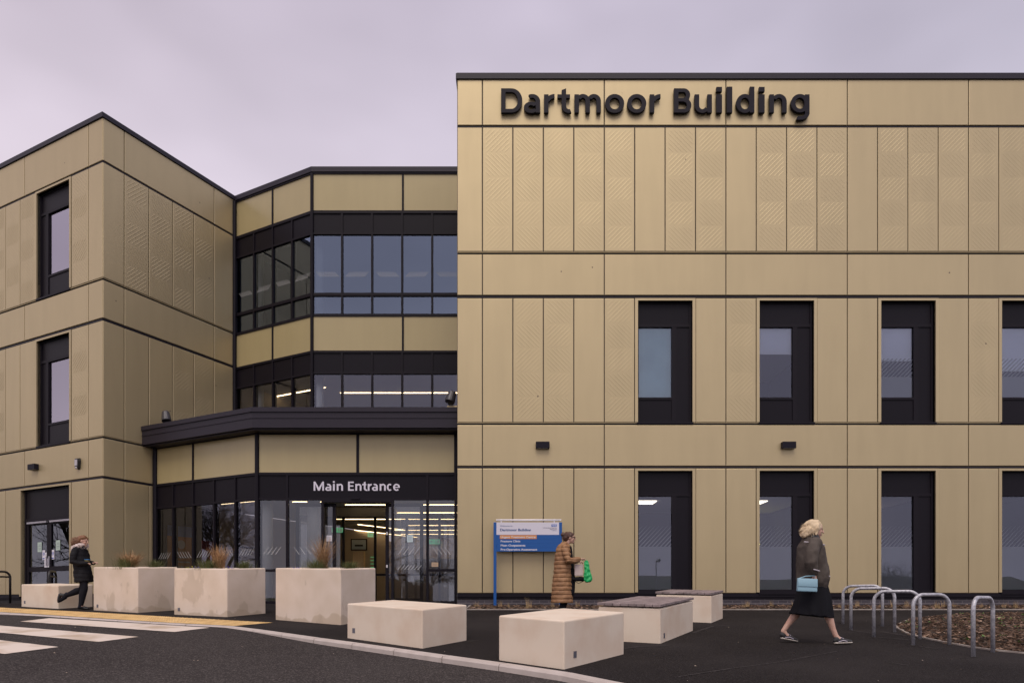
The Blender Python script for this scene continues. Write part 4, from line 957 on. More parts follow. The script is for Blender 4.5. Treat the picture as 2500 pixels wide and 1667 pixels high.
# ------------------------------------------------------------------ planters and benches
def block_pts(N_, th, a, b):
    N_ = Vector(N_); d = Vector((math.cos(R(th)), math.sin(R(th)))); e_ = Vector((-d.y, d.x)); return N_+e_*b, N_, N_+d*a
def quad3(Lp, Np, Rp): Lp, Np, Rp = Vector(Lp), Vector(Np), Vector(Rp); return [Np, Rp, Lp+Rp-Np, Lp]
def lerp4(q, a, b): return q[0].lerp(q[1], a).lerp(q[3].lerp(q[2], a), b)
def plate(e_, A, B, fr, h, m=None):
    A, B = Vector(A), Vector(B); t = (B-A).normalized(); nn = Vector((t.y, -t.x)); mid = A.lerp(B, fr)
    if nn.y > 0: nn = -nn
    mb = MB(); p0 = mid-t*.032; p1 = mid+t*.032
    c = [(p.x, p.y) for p in (p0+nn*.004, p1+nn*.004, p1-nn*.01, p0-nn*.01)]
    z = gz(mid.y)+h; mb.prism(c, z-.035, z+.035); mb.build('tag_plate', mat('tag_metal', (.16, .16, .19), .4, .5), e_)
def planter(q, h, label, pl):
    c = sum(q, Vector((0, 0)))/4; e_ = empty('planter', (c.x, c.y, gz(c.y))); tag(e_, label, 'planter', 'tall concrete planters by the crossing')
    mb = MB(); t = .10
    inn = [lerp4(q, a, b) for a, b in ((.09, .07), (.91, .07), (.91, .93), (.09, .93))]
    Z = lambda p, d: (p.x, p.y, gz(p.y)+d)
    vs = [Z(p, -.02) for p in q]+[Z(p, h) for p in q]+[Z(p, h) for p in inn]+[Z(p, h-.3) for p in inn]
    fs = [(0, 3, 2, 1)]+[(i, (i+1) % 4, (i+1) % 4+4, i+4) for i in range(4)]+[(i+4, (i+1) % 4+4, (i+1) % 4+8, i+8) for i in range(4)]+[(i+8, (i+1) % 4+8, (i+1) % 4+12, i+12) for i in range(4)]
    mb.add(vs, fs); bevel(mb.build('trough', CONC, e_), .022, 3)
    mb = MB(); mb.add([Z(p, h-.055) for p in inn], [(0, 1, 2, 3)]); mb.build('soil', SOIL, e_)
    if pl: plate(e_, *pl)
    return e_, inn
def bench(q, h, label, pl=None, timber=False, m=CONCY):
    c = sum(q, Vector((0, 0)))/4; e_ = empty('bench', (c.x, c.y, gz(c.y))); tag(e_, label, 'bench', 'low concrete block benches')
    Z = lambda p, d: (p.x, p.y, gz(p.y)+d)
    mb = MB(); mb.hexa([Z(p, -.02) for p in q]+[Z(p, h) for p in q]); bevel(mb.build('block', m, e_), .02, 3)
    if pl: plate(e_, *pl)
    if timber:
        n = 8
        for k in range(n):
            mb = MB(); a0 = -.012+(1.024)*k/n+.004; a1 = -.012+1.024*(k+1)/n-.004
            qq = [lerp4(q, -.01, a0), lerp4(q, 1.01, a0), lerp4(q, 1.01, a1), lerp4(q, -.01, a1)]
            mb.hexa([Z(p, h+.018) for p in qq]+[Z(p, h+.054) for p in qq]); bevel(mb.build('seat_slat', TIMBER, e_), .004)
        mb = MB()
        for b_ in (.15, .8):
            qq = [lerp4(q, b_, .03), lerp4(q, b_+.05, .03), lerp4(q, b_+.05, .97), lerp4(q, b_, .97)]
            mb.hexa([Z(p, h+.001) for p in qq]+[Z(p, h+.018) for p in qq])
        mb.build('seat_bearer', BLACK, e_)
    return e_
PL = []
l_, n_, r_ = block_pts((-7.972, 15.002), 61, .95, 1.61); PL.append(planter(quad3(l_, n_, r_), .965, 'leftmost tall planter, dark drip stains and rusty grass', (l_, n_, .1, .10)))
l_, n_, r_ = block_pts((-5.631, 13.916), 65, 1.04, 1.49); PL.append(planter(quad3(l_, n_, r_), .955, 'middle tall planter of the three, orange grass above it', (l_, n_, .1, .11)))
l_, n_, r_ = px(672.2, 1512), px(831.8, 1524.9), px(917.5, 1512); PL.append(planter(quad3(l_, n_, r_), .975, 'rightmost tall planter, just in front of the sliding doors', None))
l_, n_, r_ = block_pts((-10.467, 16.245), 61, .8, 1.58); bench(quad3(l_, n_, r_), .535, 'low buff bench in front of the fire doors, far left', (l_, n_, .1, .11))
l_, n_, r_ = px(847.3, 1556.5), px(1030.9, 1582.2), px(1140, 1562.1); bench(quad3(l_, n_, r_), .50, 'low buff bench overlapping the rightmost planter', (l_, n_, .1, .12))
l_, n_, r_ = px(1217, 1610.4), px(1377, 1633.3), px(1523.8, 1595.5); bench(quad3(l_, n_, r_), .505, 'nearest low buff bench at the bottom centre by the kerb', (n_, r_, .16, .13))
l_, n_, r_ = block_pts((2.007, 9.532), 63, 1.97, .89); bench(quad3(l_, n_, r_), .475, 'timber topped bench right behind the nearest bench', (n_, r_, .1, .09), True)
l_, n_, r_ = block_pts((3.577, 12.642), 63, 1.10, 1.01); bench(quad3(l_, n_, r_), .485, 'small timber topped bench furthest back towards the windows', None, True)

# ------------------------------------------------------------------ cycle hoops
def hoop(A, B, h, rad, m, label, cat, group, bar=False, cr=.16):
    A, B = Vector((A[0], A[1], gz(A[1]))), Vector((B[0], B[1], gz(B[1]))); mid = (A+B)/2
    e_ = empty('cycle_stand', mid); tag(e_, label, cat, group)
    t = (B-A); t.z = 0; W = t.length; t.normalize(); mb = MB(); zt = max(A.z, B.z)+h-rad
    pts = [A-Vector((0, 0, .05)), Vector((A.x, A.y, zt-cr))]
    for k in range(1, 8):
        an = math.pi/2*k/8; pts.append(A+t*cr*(1-math.cos(an))+Vector((0, 0, zt-cr-A.z+cr*math.sin(an))))
    pts.append(Vector((A.x, A.y, zt))+t*cr); pts.append(Vector((B.x, B.y, zt))-t*cr)
    for k in range(7, 0, -1):
        an = math.pi/2*k/8; pts.append(Vector((B.x, B.y, 0))-t*cr*(1-math.cos(an))+Vector((0, 0, zt-cr+cr*math.sin(an))))
    pts += [Vector((B.x, B.y, zt-cr)), B-Vector((0, 0, .05))]
    mb.tube(pts, rad, 14, lat=t.cross(Vector((0, 0, 1))), cap=False)
    mb.build('tube_frame', m, e_, smooth=True)
    if bar:
        mb = MB(); z = zt-.13; mb.tube([Vector((A.x, A.y, z)), Vector((B.x, B.y, z))], .022, 10); mb.build('crossbar', m, e_, smooth=True)
HG = 'galvanised cycle hoops beside the planting bed'
hp = [((5.84, 12.43), (6.32, 12.02)), ((5.48, 11.39), (6.0, 11.05)), ((5.32, 10.36), (5.86, 10.12)), ((5.34, 9.38), (5.86, 9.44)), ((5.42, 8.28), (5.91, 8.66))]
hl = ['galvanised cycle hoop furthest back of the row', 'galvanised cycle hoop second from the back', 'middle galvanised cycle hoop of the five', 'galvanised cycle hoop second from the front', 'galvanised cycle hoop nearest the camera, at the far right']
for (A, B), lb in zip(hp, hl): hoop(A, B, .69, .0245, GALV, lb, 'cycle stand', HG, cr=.15)
HB = 'black cycle hoops by the fire doors'
hoop((-11.60, 17.65), (-11.78, 18.2), .84, .028, BLACK, 'black cycle hoop between the low bench and the fire doors', 'cycle stand', HB, True, .15)
hoop((-13.25, 17.7), (-13.0, 18.25), .84, .028, BLACK, 'black cycle hoop at the left edge of the photo', 'cycle stand', HB, True, .15)

# ------------------------------------------------------------------ beds, mulch, grasses
EDGE = mat('edging_stone', (.34, .30, .27), .85, var=(9, (.25, .21, .19), .4, .6))
bedp = [px(*q) for q in [(2500, 1595.1), (2429.8, 1588.4), (2375, 1580.8), (2314, 1570.3), (2241.3, 1555), (2212.6, 1546.4), (2191.6, 1534.9), (2186.2, 1531), (2190.6, 1525.3), (2203, 1517.7), (2224, 1510.6), (2260.5, 1507), (2308.3, 1504.8), (2400, 1503.5), (2500, 1503)]]
bedp = [(12.5, 6.0), (8.2, 7.7)]+bedp+[(13, 14.4), (14, 14.4)]
def band(pts, w_, z0, z1, name='edging'):
    mb = MB(); inn = offset_line(pts, w_)
    for i in range(len(pts)-1):
        a, b, c, d = pts[i], pts[i+1], inn[i+1], inn[i]
        mb.hexa([(p[0], p[1], gz(p[1])+z0) for p in (a, b, c, d)]+[(p[0], p[1], gz(p[1])+z1) for p in (a, b, c, d)])
    tag(mb.build(name, EDGE, origin=(0, 0, 0)), kind='structure')
band(bedp, .05, -.05, .018)
def inpoly(x, y, P):
    c = False; n = len(P); j = n-1
    for i in range(n):
        if (P[i][1] > y) != (P[j][1] > y) and x < (P[j][0]-P[i][0])*(y-P[i][1])/(P[j][1]-P[i][1])+P[i][0]: c = not c
        j = i
    return c
def edged(x, y, P):
    best = 9
    for a, b in zip(P, P[1:]):
        A, B, Q = Vector(a), Vector(b), Vector((x, y)); t = max(0, min(1, (Q-A).dot(B-A)/max(1e-9, (B-A).length_squared))); best = min(best, (Q-A.lerp(B, t)).length)
    return best
BP = bedp+[(14, 6.0)]
def bedh(x, y): 
    return gz(y)+.012+.10*sm(0, .8, edged(x, y, bedp))+.018*noise.noise(Vector((x*3, y*3, 0)))
mb = MB(); st_ = .12; idx = {}
X0, Y0 = 5.3, 6.0
for i in range(int((14-X0)/st_)+1):
    for j in range(int((14.5-Y0)/st_)+1):
        x, y = X0+i*st_, Y0+j*st_
        ins = inpoly(x, y, BP)
        idx[(i, j)] = (len(mb.v), ins); mb.v.append((x, y, bedh(x, y) if ins else gz(y)-.03))
for (i, j), (k, ins) in list(idx.items()):
    q = [idx.get(c) for c in ((i, j), (i+1, j), (i+1, j+1), (i, j+1))]
    if all(q) and any(t[1] for t in q): mb.f.append(tuple(t[0] for t in q)); mb.m.append(0)
tag(mb.build('planting_bed', SOIL, origin=(0, 0, 0), smooth=True), kind='structure')
BARK = [mat('bark_a', (.085, .048, .030), .9), mat('bark_b', (.17, .105, .068), .9), mat('bark_c', (.035, .023, .016), .95), mat('bark_d', (.40, .27, .20), .85)]
rg = random.Random(11)
def chips(mb, x, y, z, big=1.0):
    a = rg.uniform(0, math.pi); l_ = rg.uniform(.014, .045)*big; w_ = l_*rg.uniform(.3, .7); tz = rg.uniform(-.35, .35); ty = rg.uniform(-.3, .5)
    d = Vector((math.cos(a), math.sin(a), tz)); e_ = Vector((-math.sin(a), math.cos(a), ty)); c = Vector((x, y, z+l_*.35)); mi = rg.choices((0, 1, 2, 3), (5, 2.0, 5, .55))[0]
    th = Vector((0, 0, .006)); P4 = [c-d*l_-e_*w_*.7, c+d*l_*.9-e_*w_, c+d*l_+e_*w_*.8, c-d*l_*.8+e_*w_]
    mb.add([p-th for p in P4]+[p+th for p in P4], [(4, 5, 6, 7), (0, 1, 5, 4), (1, 2, 6, 5), (2, 3, 7, 6), (3, 0, 4, 7)], mi)
mb = MB()
n_c = 0
while n_c < 9500:
    y = 7.4+6.9*rg.random()**1.2; x = rg.uniform(5.6, 10.9)
    if inpoly(x, y, BP) and edged(x, y, bedp) > .05 and x < y*.76: chips(mb, x, y, bedh(x, y)); n_c += 1
tag(mb.build('bark_mulch', BARK), 'brown bark mulch over the curved planting bed at the right', 'mulch', kind='stuff')
WEED = mat('weed_leaf', (.10, .19, .04), .6)
mb = MB()
for k in range(190):
    y = 7.6+6.3*rg.random(); x = rg.uniform(5.8, 10.4)
    if not inpoly(x, y, BP) or edged(x, y, bedp) < .1: continue
    z = bedh(x, y)+.01
    for j in range(rg.randint(4, 11)):
        a = rg.uniform(0, 6.28); r_ = rg.uniform(.02, .07); c = Vector((x+math.cos(a)*r_*.5, y+math.sin(a)*r_*.5, z)); d = Vector((math.cos(a), math.sin(a), rg.uniform(.3, 1.2)))*r_*.5; s_ = Vector((-math.sin(a), math.cos(a), 0))*r_*.22
        mb.add([c, c+d*.6+s_, c+d*1.25, c+d*.6-s_], [(0, 1, 2, 3)])
tag(mb.build('seedlings', WEED), 'small green weeds sprouting in the bark mulch of the curved bed', 'weeds', kind='stuff')
# strip along the facade
mb = MB(); mb.prism([(-1.0, 15.86), (14, 15.86), (14, 17.24), (-1.0, 17.24)], lambda x, y: gz(y)-.02, lambda x, y: gz(y)+.012)
tag(mb.build('planting_bed', SOIL, origin=(0, 0, 0)), kind='structure')
band([(14, 15.85), (-1.05, 15.85), (-1.05, 17.2)], .05, -.05, .022)
mb = MB()
for k in range(4200):
    x, y = rg.uniform(-.95, 13.2), 15.95+1.2*rg.random(); chips(mb, x, y, gz(y)+.012, 1.15)
tag(mb.build('bark_mulch', BARK), 'narrow strip of bark mulch at the foot of the right block', 'mulch', kind='stuff')
def blade(mb, x, y, z, h, lean, az, w_, mi=0, seg=3, curl=.6):
    d = Vector((math.cos(az), math.sin(az), 0)); sd_ = Vector((-d.y, d.x, 0)); p = Vector((x, y, z)); prev = None; o = len(mb.v)
    for k in range(seg+1):
        t = k/seg; q = p+d*(lean*h*(t**(1+curl)))+Vector((0, 0, h*t*(1-.25*lean*t))); ww = w_*(1-t*.85)
        mb.v += [tuple(q-sd_*ww), tuple(q+sd_*ww)]
        if k: mb.f.append((o+2*k-2, o+2*k-1, o+2*k+1, o+2*k)); mb.m.append(mi)
STRAW = mat('dry_grass', (.46, .33, .17), .8, var=(30, (.30, .20, .10), .4, .6)); RUST = mat('rust_grass', (.56, .34, .17), .8, var=(25, (.30, .16, .07), .4, .6)); TAN = mat('tan_grass', (.46, .29, .15), .8, var=(25, (.24, .13, .06), .4, .6))
GREEN = mat('green_tuft', (.085, .115, .032), .7, var=(20, (.17, .16, .06), .4, .65))
# dry tufts: three base meshes, copied
protos = []
for k in range(3):
    mb = MB(); r2 = random.Random(k)
    for j in range(46): blade(mb, r2.gauss(0, .022), r2.gauss(0, .022), 0, r2.uniform(.07, .21), r2.uniform(0, .55), r2.uniform(0, 6.28), .0028, 0)
    protos.append(mb)
r3 = random.Random(21); meshes = []
for k in range(3): meshes.append(protos[k].build('grass_tuft', [STRAW], origin=(0, 0, 0)))
for k in range(34):
    x = -.75+.40*k+r3.uniform(-.13, .13); y = 16.25+r3.uniform(-.15, .4)
    o = meshes[k] if k < 3 else meshes[k % 3].copy()
    if k >= 3: sc.collection.objects.link(o)
    o.location = (x, y, gz(y)+.01); o.rotation_euler = (0, 0, r3.uniform(0, 6.28)); s_ = r3.uniform(.65, 1.35); o.scale = (s_, s_, s_*r3.uniform(.8, 1.15))
    tag(o, 'straw coloured dry grass tuft in the narrow bed along the right block', 'grass tuft', 'dry grass tufts in the narrow bed')
def clump(name, x, y, z, n, h, spread, lean, m, label, cat, w_=.004, seed=1, group=None):
    r2 = random.Random(seed); mb = MB()
    for j in range(n):
        az = r2.uniform(0, 6.28); rr = abs(r2.gauss(0, spread))
        blade(mb, x+math.cos(az)*rr, y+math.sin(az)*rr, z, h*r2.uniform(.45, 1.0), lean*r2.uniform(.15, 1.0), az+r2.uniform(-.7, .7), w_, 0, 4, r2.uniform(.2, 1.2))
    o = mb.build(name, [m], origin=(x, y, z)); tag(o, label, cat, group)
def inpl(i, a, b):
    q = PL[i][1]; p = lerp4(q, a, b); return p.x, p.y, gz(p.y)+.91
def at_u(i, u, b=.5):      # point in planter i that stands at picture column u
    best = None
    for a in [k/60 for k in range(61)]:
        for b_ in (b, b-.15, b+.15, b-.3, b+.3):
            if not 0 < b_ < 1: continue
            x, y, z = inpl(i, a, b_); e_ = abs(1250+1720*x/y-u)+abs(b_-b)*20+abs(a-.5)*6
            if best is None or e_ < best[0]: best = (e_, x, y, z)
    return best[1:]
PG = 'grasses planted in the tall planters'
x, y, z = at_u(0, 316); clump('ornamental_grass', x+.02, y, z, 330, .50, .07, 1.0, RUST, 'rusty curly grass clump in the leftmost planter', 'plant', .0062, 1, PG)
x, y, z = at_u(0, 306, .4); clump('green_tuft', x, y, z, 500, .32, .10, .8, GREEN, 'green tuft under the rusty grass in the leftmost planter', 'plant', .004, 2, PG)
x, y, z = at_u(0, 387, .7); clump('green_tuft', x, y, z, 380, .27, .09, .9, GREEN, 'low green tuft near the right end of the leftmost planter', 'plant', .004, 3, PG)
x, y, z = at_u(1, 535); clump('ornamental_grass', x, y, z, 300, .58, .06, .62, RUST, 'upright orange grass clump in the middle planter', 'plant', .0062, 4, PG)
x, y, z = at_u(1, 507, .5); clump('green_tuft', x, y, z, 520, .28, .10, .9, GREEN, 'dark green tuft left of the orange grass in the middle planter', 'plant', .004, 5, PG)
x, y, z = at_u(1, 596, .5); clump('green_tuft', x, y, z, 420, .24, .08, .9, GREEN, 'dark green tuft at the right end of the middle planter', 'plant', .004, 6, PG)
x, y, z = at_u(2, 790); clump('ornamental_grass', x, y, z, 280, .76, .04, .66, TAN, 'tall brown fan shaped grass clump in the rightmost planter', 'plant', .006, 7, PG)
x, y, z = at_u(2, 774, .35); clump('green_tuft', x, y, z, 520, .28, .11, .9, GREEN, 'dark green tuft under the tall brown grass', 'plant', .004, 8, PG)
x, y, z = at_u(2, 855, .5); clump('green_tuft', x, y, z, 420, .24, .08, .9, GREEN, 'dark green tuft at the right end of the rightmost planter', 'plant', .004, 9, PG)
PURP = mat('purple_flower', (.16, .09, .42), .6); YEL = mat('yellow_flower', (.5, .4, .05), .6)
for i, (pi, u, m_, lb) in enumerate(((1, 462, YEL, 'tiny yellow flowers at the left end of the middle planter'), (1, 483, PURP, 'tiny purple flowers left of the green tuft in the middle planter'), (1, 560, PURP, 'tiny purple flowers between the tufts of the middle planter'), (2, 725, PURP, 'tiny purple flowers at the left end of the rightmost planter'))):
    x, y, z = at_u(pi, u, .6); mb = MB()
    for k in range(12): mb.ball((x+rg.gauss(0, .05), y+rg.gauss(0, .04), z+rg.uniform(.03, .08)), .009, 6, 4, mi=0)
    for k in range(25): blade(mb, x+rg.gauss(0, .05), y+rg.gauss(0, .04), z, .07, .4, rg.uniform(0, 6.28), .004, 1)
    tag(mb.build('flowers', [m_, WEED], origin=(x, y, z)), lb, 'flowers', 'small flowers in the tall planters')
# grit and leaves lying about
mb = MB(); r4 = random.Random(5)
for k in range(90):
    y = 6.6+9*r4.random()**1.5; x = r4.uniform(-.7, .7)*y
    if inpoly(x, y, BP): continue
    l_ = r4.uniform(.006, .018); a = r4.uniform(0, 3.14)
    onroad = y < 16 and any(False for _ in ())
    # kerb side test
    kx = None
    side = 0
    for p, q in zip(K, K[1:]):
        if p[0] <= x <= q[0]: side = 1 if y > p[1]+(q[1]-p[1])*(x-p[0])/(q[0]-p[0]) else -1
    z = gz(y)+.003-(drop(x) if side < 0 else 0)
    mb.add([(x+l_*math.cos(a), y+l_*math.sin(a), z), (x-l_*.4*math.sin(a), y+l_*.4*math.cos(a), z+.006), (x-l_*math.cos(a), y-l_*math.sin(a), z+.002), (x+l_*.4*math.sin(a), y-l_*.4*math.cos(a), z)], [(0, 1, 2, 3)])
tag(mb.build('litter', mat('pale_grit', (.42, .34, .27), .8)), 'scattered pale grit and leaf bits on the dark tarmac', 'grit', kind='stuff')

# slightly lighter patched tarmac: a laying seam and the made good ground round the hoops
PATCH = mat('tarmac_patch', (.036, .031, .032), .9, spec=.12, var=(9, (.022, .019, .019), .42, .6), build=asph(95, None, (.06, .054, .055), .5))
def patch(pts, w_, seed, dz=.004):
    r5 = random.Random(seed); mb = MB(); P = [Vector(px(*q)) for q in pts]; n = 0; L5_ = []
    for a, b in zip(P, P[1:]):
        m_ = max(2, int((b-a).length/.07))
        for k in range(m_):
            c = a.lerp(b, k/m_); t = (b-a).normalized(); nn = Vector((-t.y, t.x)); L5_.append((c+nn*w_*r5.uniform(.35, 1), c-nn*w_*r5.uniform(.35, 1)))
    for p, q in L5_: mb.v += [(p.x, p.y, gz(p.y)+dz), (q.x, q.y, gz(q.y)+dz)]
    for k in range(len(L5_)-1): mb.f.append((2*k, 2*k+1, 2*k+3, 2*k+2)); mb.m.append(0)
    return mb
mb = MB()
for i, (pts, w_) in enumerate((([(1655, 1652), (1780, 1632), (1900, 1616), (2010, 1596), (2050, 1588)], .022), ([(2050, 1521.5), (2072, 1524)], .03), ([(2070, 1537), (2110, 1543), (2145, 1547)], .05), ([(2120, 1554.5), (2180, 1558), (2230, 1563)], .05), ([(2140, 1528), (2165, 1531)], .04), ([(2150, 1541), (2190, 1548), (2225, 1553)], .06), ([(2205, 1574), (2250, 1578), (2300, 1585)], .035), ([(2340, 1605), (2400, 1603)], .03), ([(1460, 1590), (1560, 1578), (1640, 1574)], .05), ([(1690, 1545), (1740, 1528), (1790, 1526)], .05), ([(1130, 1566), (1180, 1561)], .04), ([(2170, 1617), (2235, 1626)], .03))):
    a = patch(pts, w_, i); mb.add(a.v, a.f)
tag(mb.build('tarmac_patches', PATCH, origin=(0, 0, 0)), kind='structure')

# ------------------------------------------------------------------ trees, lamp and bank that the glass reflects
BARKT = mat('tree_bark', (.045, .036, .028), .9)
def tree_mesh(seed, H, spread, maxn=2600):
    r = random.Random(seed); tk = MB(); cr = MB(); cnt = [0]
    def grow(p, d, L_, rad, lvl):
        if cnt[0] > maxn or rad < .0035: return
        cnt[0] += 1
        n = 3; pts = [p.copy()]; q = p.copy(); dd = d.copy()
        for k in range(n):
            dd = (dd+Vector((r.gauss(0, .13), r.gauss(0, .13), r.gauss(.03, .10)))).normalized(); q = q+dd*L_/n; pts.append(q.copy())
        (tk if lvl < 2 else cr).tube(pts, [rad*(1-.4*k/n) for k in range(n+1)], 6 if lvl < 2 else 4 if lvl < 4 else 3, cap=False)
        nb = 2 if lvl == 0 else r.choice((2, 3, 3)) if lvl < 5 else 2
        if lvl < 7:
            for k in range(nb+(2 if lvl in (1, 2, 3) else 0)):
                ax = Vector((r.gauss(0, 1), r.gauss(0, 1), r.gauss(0, .5))).normalized(); an = r.uniform(.3, .85)*spread
                nd = (Matrix.Rotation(an, 3, ax) @ dd).normalized(); base = pts[-1] if k < nb else pts[r.choice((1, 2))]
                grow(base, nd, L_*r.uniform(.62, .85), rad*r.uniform(.5, .66), lvl+1)
    grow(Vector((0, 0, -.3)), Vector((0, 0, 1)), H*.26, H*.022, 0)
    return tk, cr
tm = []
for sd_, H, sp in ((3, 9.5, 1.0), (8, 8.5, 1.15)):
    tk, cr = tree_mesh(sd_, H, sp); e_ = empty('bare_tree', (0, 0, 0)); a = tk.build('trunk', BARKT, e_); b = cr.build('crown', BARKT, e_); tm.append((e_, a, b))
places = [(0, -27, 17.5, 1.0, 0.3, 'bare winter tree reflected in the wing fire doors'), (1, -30, 12.5, 1.1, 1.2, 'bare winter tree reflected in the angled entrance glass, its left panes'), (0, -25, 8.5, .95, 2.4, 'bare winter tree reflected in the angled entrance glass beside the corner post'),
          (1, -7.6, -15, 1.0, 4.0, 'wide bare tree reflected in the panes right of the sliding doors'), (0, -4.3, -18, 1.05, 5.0, 'bare winter tree reflected in the rightmost entrance pane'), (1, 25.6, -13, .8, .6, 'bare tree reflected in the third ground floor window'), (1, -24, 15.2, 1.0, 2.0, 'bare tree reflected in the right leaf of the wing fire doors'), (0, -10.5, -20, 1.0, 3.0, 'bare tree reflected in the pane left of the sliding doors')]
for k, (i, x, y, s_, rz, lb) in enumerate(places):
    src = tm[i]
    if k < 2 and k == i: root = src[0]
    else:
        root = src[0].copy(); sc.collection.objects.link(root)
        for c in src[1:]: d_ = c.copy(); sc.collection.objects.link(d_); d_.parent = root
    root.location = (x, y, gz(min(y, 12))-.1); root.rotation_euler = (0, 0, rz); root.scale = (s_, s_, s_)
    tag(root, lb, 'tree', 'bare trees across the road from the building')
lp = empty('street_lamp', (-17.5, 13.5, gz(13.5))); tag(lp, 'lamp post reflected in the angled entrance glass', 'street lamp')
mb = MB(); mb.tube([(-17.5, 13.5, -.4), (-17.5, 13.5, 3.9)], [.06, .04], 10, cap=False); mb.build('pole', GALV, lp)
mb = MB(); mb.tube([(-17.5, 13.5, 3.9), (-17.2, 13.3, 4.0)], [.05, .11], 10); mb.build('lamp_head', BLACK, lp)
for c_, (x, y) in ((0, (11.6, -22)),):
    l2 = lp.copy(); sc.collection.objects.link(l2); l2.location = (x, y, -1.9); l2.scale = (1, 1, 1.25)
    for ch in list(lp.children): d_ = ch.copy(); sc.collection.objects.link(d_); d_.parent = l2
    tag(l2, 'lamp post reflected in the first ground floor window of the right block', 'street lamp')
# low grassy bank with a hedge behind the camera
mb = MB(); nb = 40
for i in range(nb+1):
    x = -50+100*i/nb; hh = 2.0+2.6*sm(-4, 10, x)+.9*noise.noise(Vector((x*.06, 3, 0)))
    for j, (yy, z) in enumerate(((-24, -1.95), (-29, -1.9+hh*.6), (-36, -1.9+hh), (-60, -1.9+hh))): mb.v.append((x, yy, z))
for i in range(nb):
    for j in range(3): a = i*4+j; mb.f.append((a, a+4, a+5, a+1)); mb.m.append(0)
tag(mb.build('grass_bank', GRASSG, origin=(0, 0, 0), smooth=True), kind='structure')
# ------------------------------------------------------------------ people
def solid(mb, voxel, it=3, disp=None):
    """fuse overlapping closed shapes into one continuous skin"""
    me = bpy.data.meshes.new('tmp'); me.from_pydata([tuple(v) for v in mb.v], [], mb.f)
    o = bpy.data.objects.new('tmp', me); sc.collection.objects.link(o)
    r_ = o.modifiers.new('r', 'REMESH'); r_.mode = 'VOXEL'; r_.voxel_size = voxel
    if it: s_ = o.modifiers.new('s', 'SMOOTH'); s_.factor = .6; s_.iterations = it
    dg = bpy.context.evaluated_depsgraph_get(); dg.update(); m2 = bpy.data.meshes.new_from_object(o.evaluated_get(dg))
    if disp:
        nn = [v.normal.copy() for v in m2.vertices]
        for v, n_ in zip(m2.vertices, nn): v.co = v.co+n_*disp(v.co, n_)
    r = MB(); r.v = [tuple(v.co) for v in m2.vertices]; r.f = [tuple(p.vertices) for p in m2.polygons]; r.m = [0]*len(r.f)
    bpy.data.objects.remove(o); bpy.data.meshes.remove(me); bpy.data.meshes.remove(m2)
    return r
def put(mb, name, m, parent, off):
    mb.v = [tuple(Vector(v)+off) for v in mb.v]; return mb.build(name, m, parent, smooth=True)
def head(mb, c, yaw=0, pitch=0, s=1.0):
    rot = Matrix.Rotation(yaw, 3, 'Z') @ Matrix.Rotation(pitch, 3, 'Y'); c = Vector(c)
    q = lambda x, y, z: c+rot @ Vector((x*s, y*s, z*s))
    mb.ball(q(-.012, 0, .028), (.094*s, .074*s, .088*s), 20, 14, rot)
    mb.ball(q(.018, 0, -.03), (.066*s, .058*s, .078*s), 18, 12, rot)
    mb.ball(q(.055, 0, -.088), (.024*s, .028*s, .020*s), 12, 8, rot)           # chin
    mb.tube([q(.078, 0, .030), q(.098, 0, -.005), q(.108, 0, -.022)], [.009*s, .012*s, .014*s], 10)   # nose
    mb.ball(q(.082, 0, -.052), (.012*s, .024*s, .007*s), 12, 6, rot); mb.ball(q(.079, 0, -.064), (.012*s, .021*s, .007*s), 12, 6, rot)
    mb.ball(q(.074, 0, .036), (.014*s, .046*s, .010*s), 12, 6, rot)           # brow
    for y in (-1, 1):
        mb.ball(q(.058, .034*y, -.018), (.022*s, .020*s, .022*s), 12, 8, rot)  # cheek
        mb.ball(q(-.008, .074*y, -.004), (.020*s, .010*s, .032*s), 10, 8, rot)  # ear
    return q
def hand(mb, w, d, side, curl=.9, s=1.0):
    """palm, five bent fingers; d = direction of forearm, side = lateral sign of the thumb"""
    w = Vector(w); d = Vector(d).normalized(); lat = Vector((0, 1, 0)); lat = (lat-d*lat.dot(d)).normalized(); up = d.cross(lat)
    if up.z < 0 and abs(d.z) < .7: up = -up
    knu = w+d*.078*s
    mb.tube([w-d*.01, w+d*.03*s, knu], [(.024*s, .017*s), (.034*s, .016*s), (.038*s, .014*s)], 12, lat=lat)
    for k, ln in enumerate((.062, .071, .066, .052)):
        b = knu+lat*(.027-.018*k)*s*side; a = .25*curl; p1 = b+(d*math.cos(a)-up*math.sin(a))*ln*.45*s; a = 1.0*curl; p2 = p1+(d*math.cos(a)-up*math.sin(a))*ln*.32*s; a = 1.8*curl; p3 = p2+(d*math.cos(a)-up*math.sin(a))*ln*.27*s
        mb.tube([b-d*.012, p1, p2, p3], [.0088*s, .0082*s, .0075*s, .0065*s], 8)
    b = w+d*.022*s+lat*.028*s*side; mb.tube([b, b+(d*.6+lat*.7*side-up*.25).normalized()*.036*s, b+(d*.95+lat*.35*side-up*.5).normalized()*.066*s], [.012*s, .0095*s, .008*s], 8)
def legs(mb, hips, knees, ankles, toes, k=1.0):
    for h, kn, an, to in zip(hips, knees, ankles, toes):
        h, kn, an, to = map(Vector, (h, kn, an, to)); calf = kn.lerp(an, .30)+(an-kn).cross(Vector((0, 1, 0))).normalized()*.012
        mb.tube([h, h.lerp(kn, .5), kn, calf, kn.lerp(an, .72), an], [.085*k, .068*k, .050*k, .054*k, .036*k, .031*k], 14)
        heel = an+Vector((-.03, 0, -.05)); mb.tube([an, heel.lerp(to, .35)+Vector((0, 0, .015)), to], [(.032, .036), (.038, .030), (.030, .018)], 12, lat=(0, 1, 0))
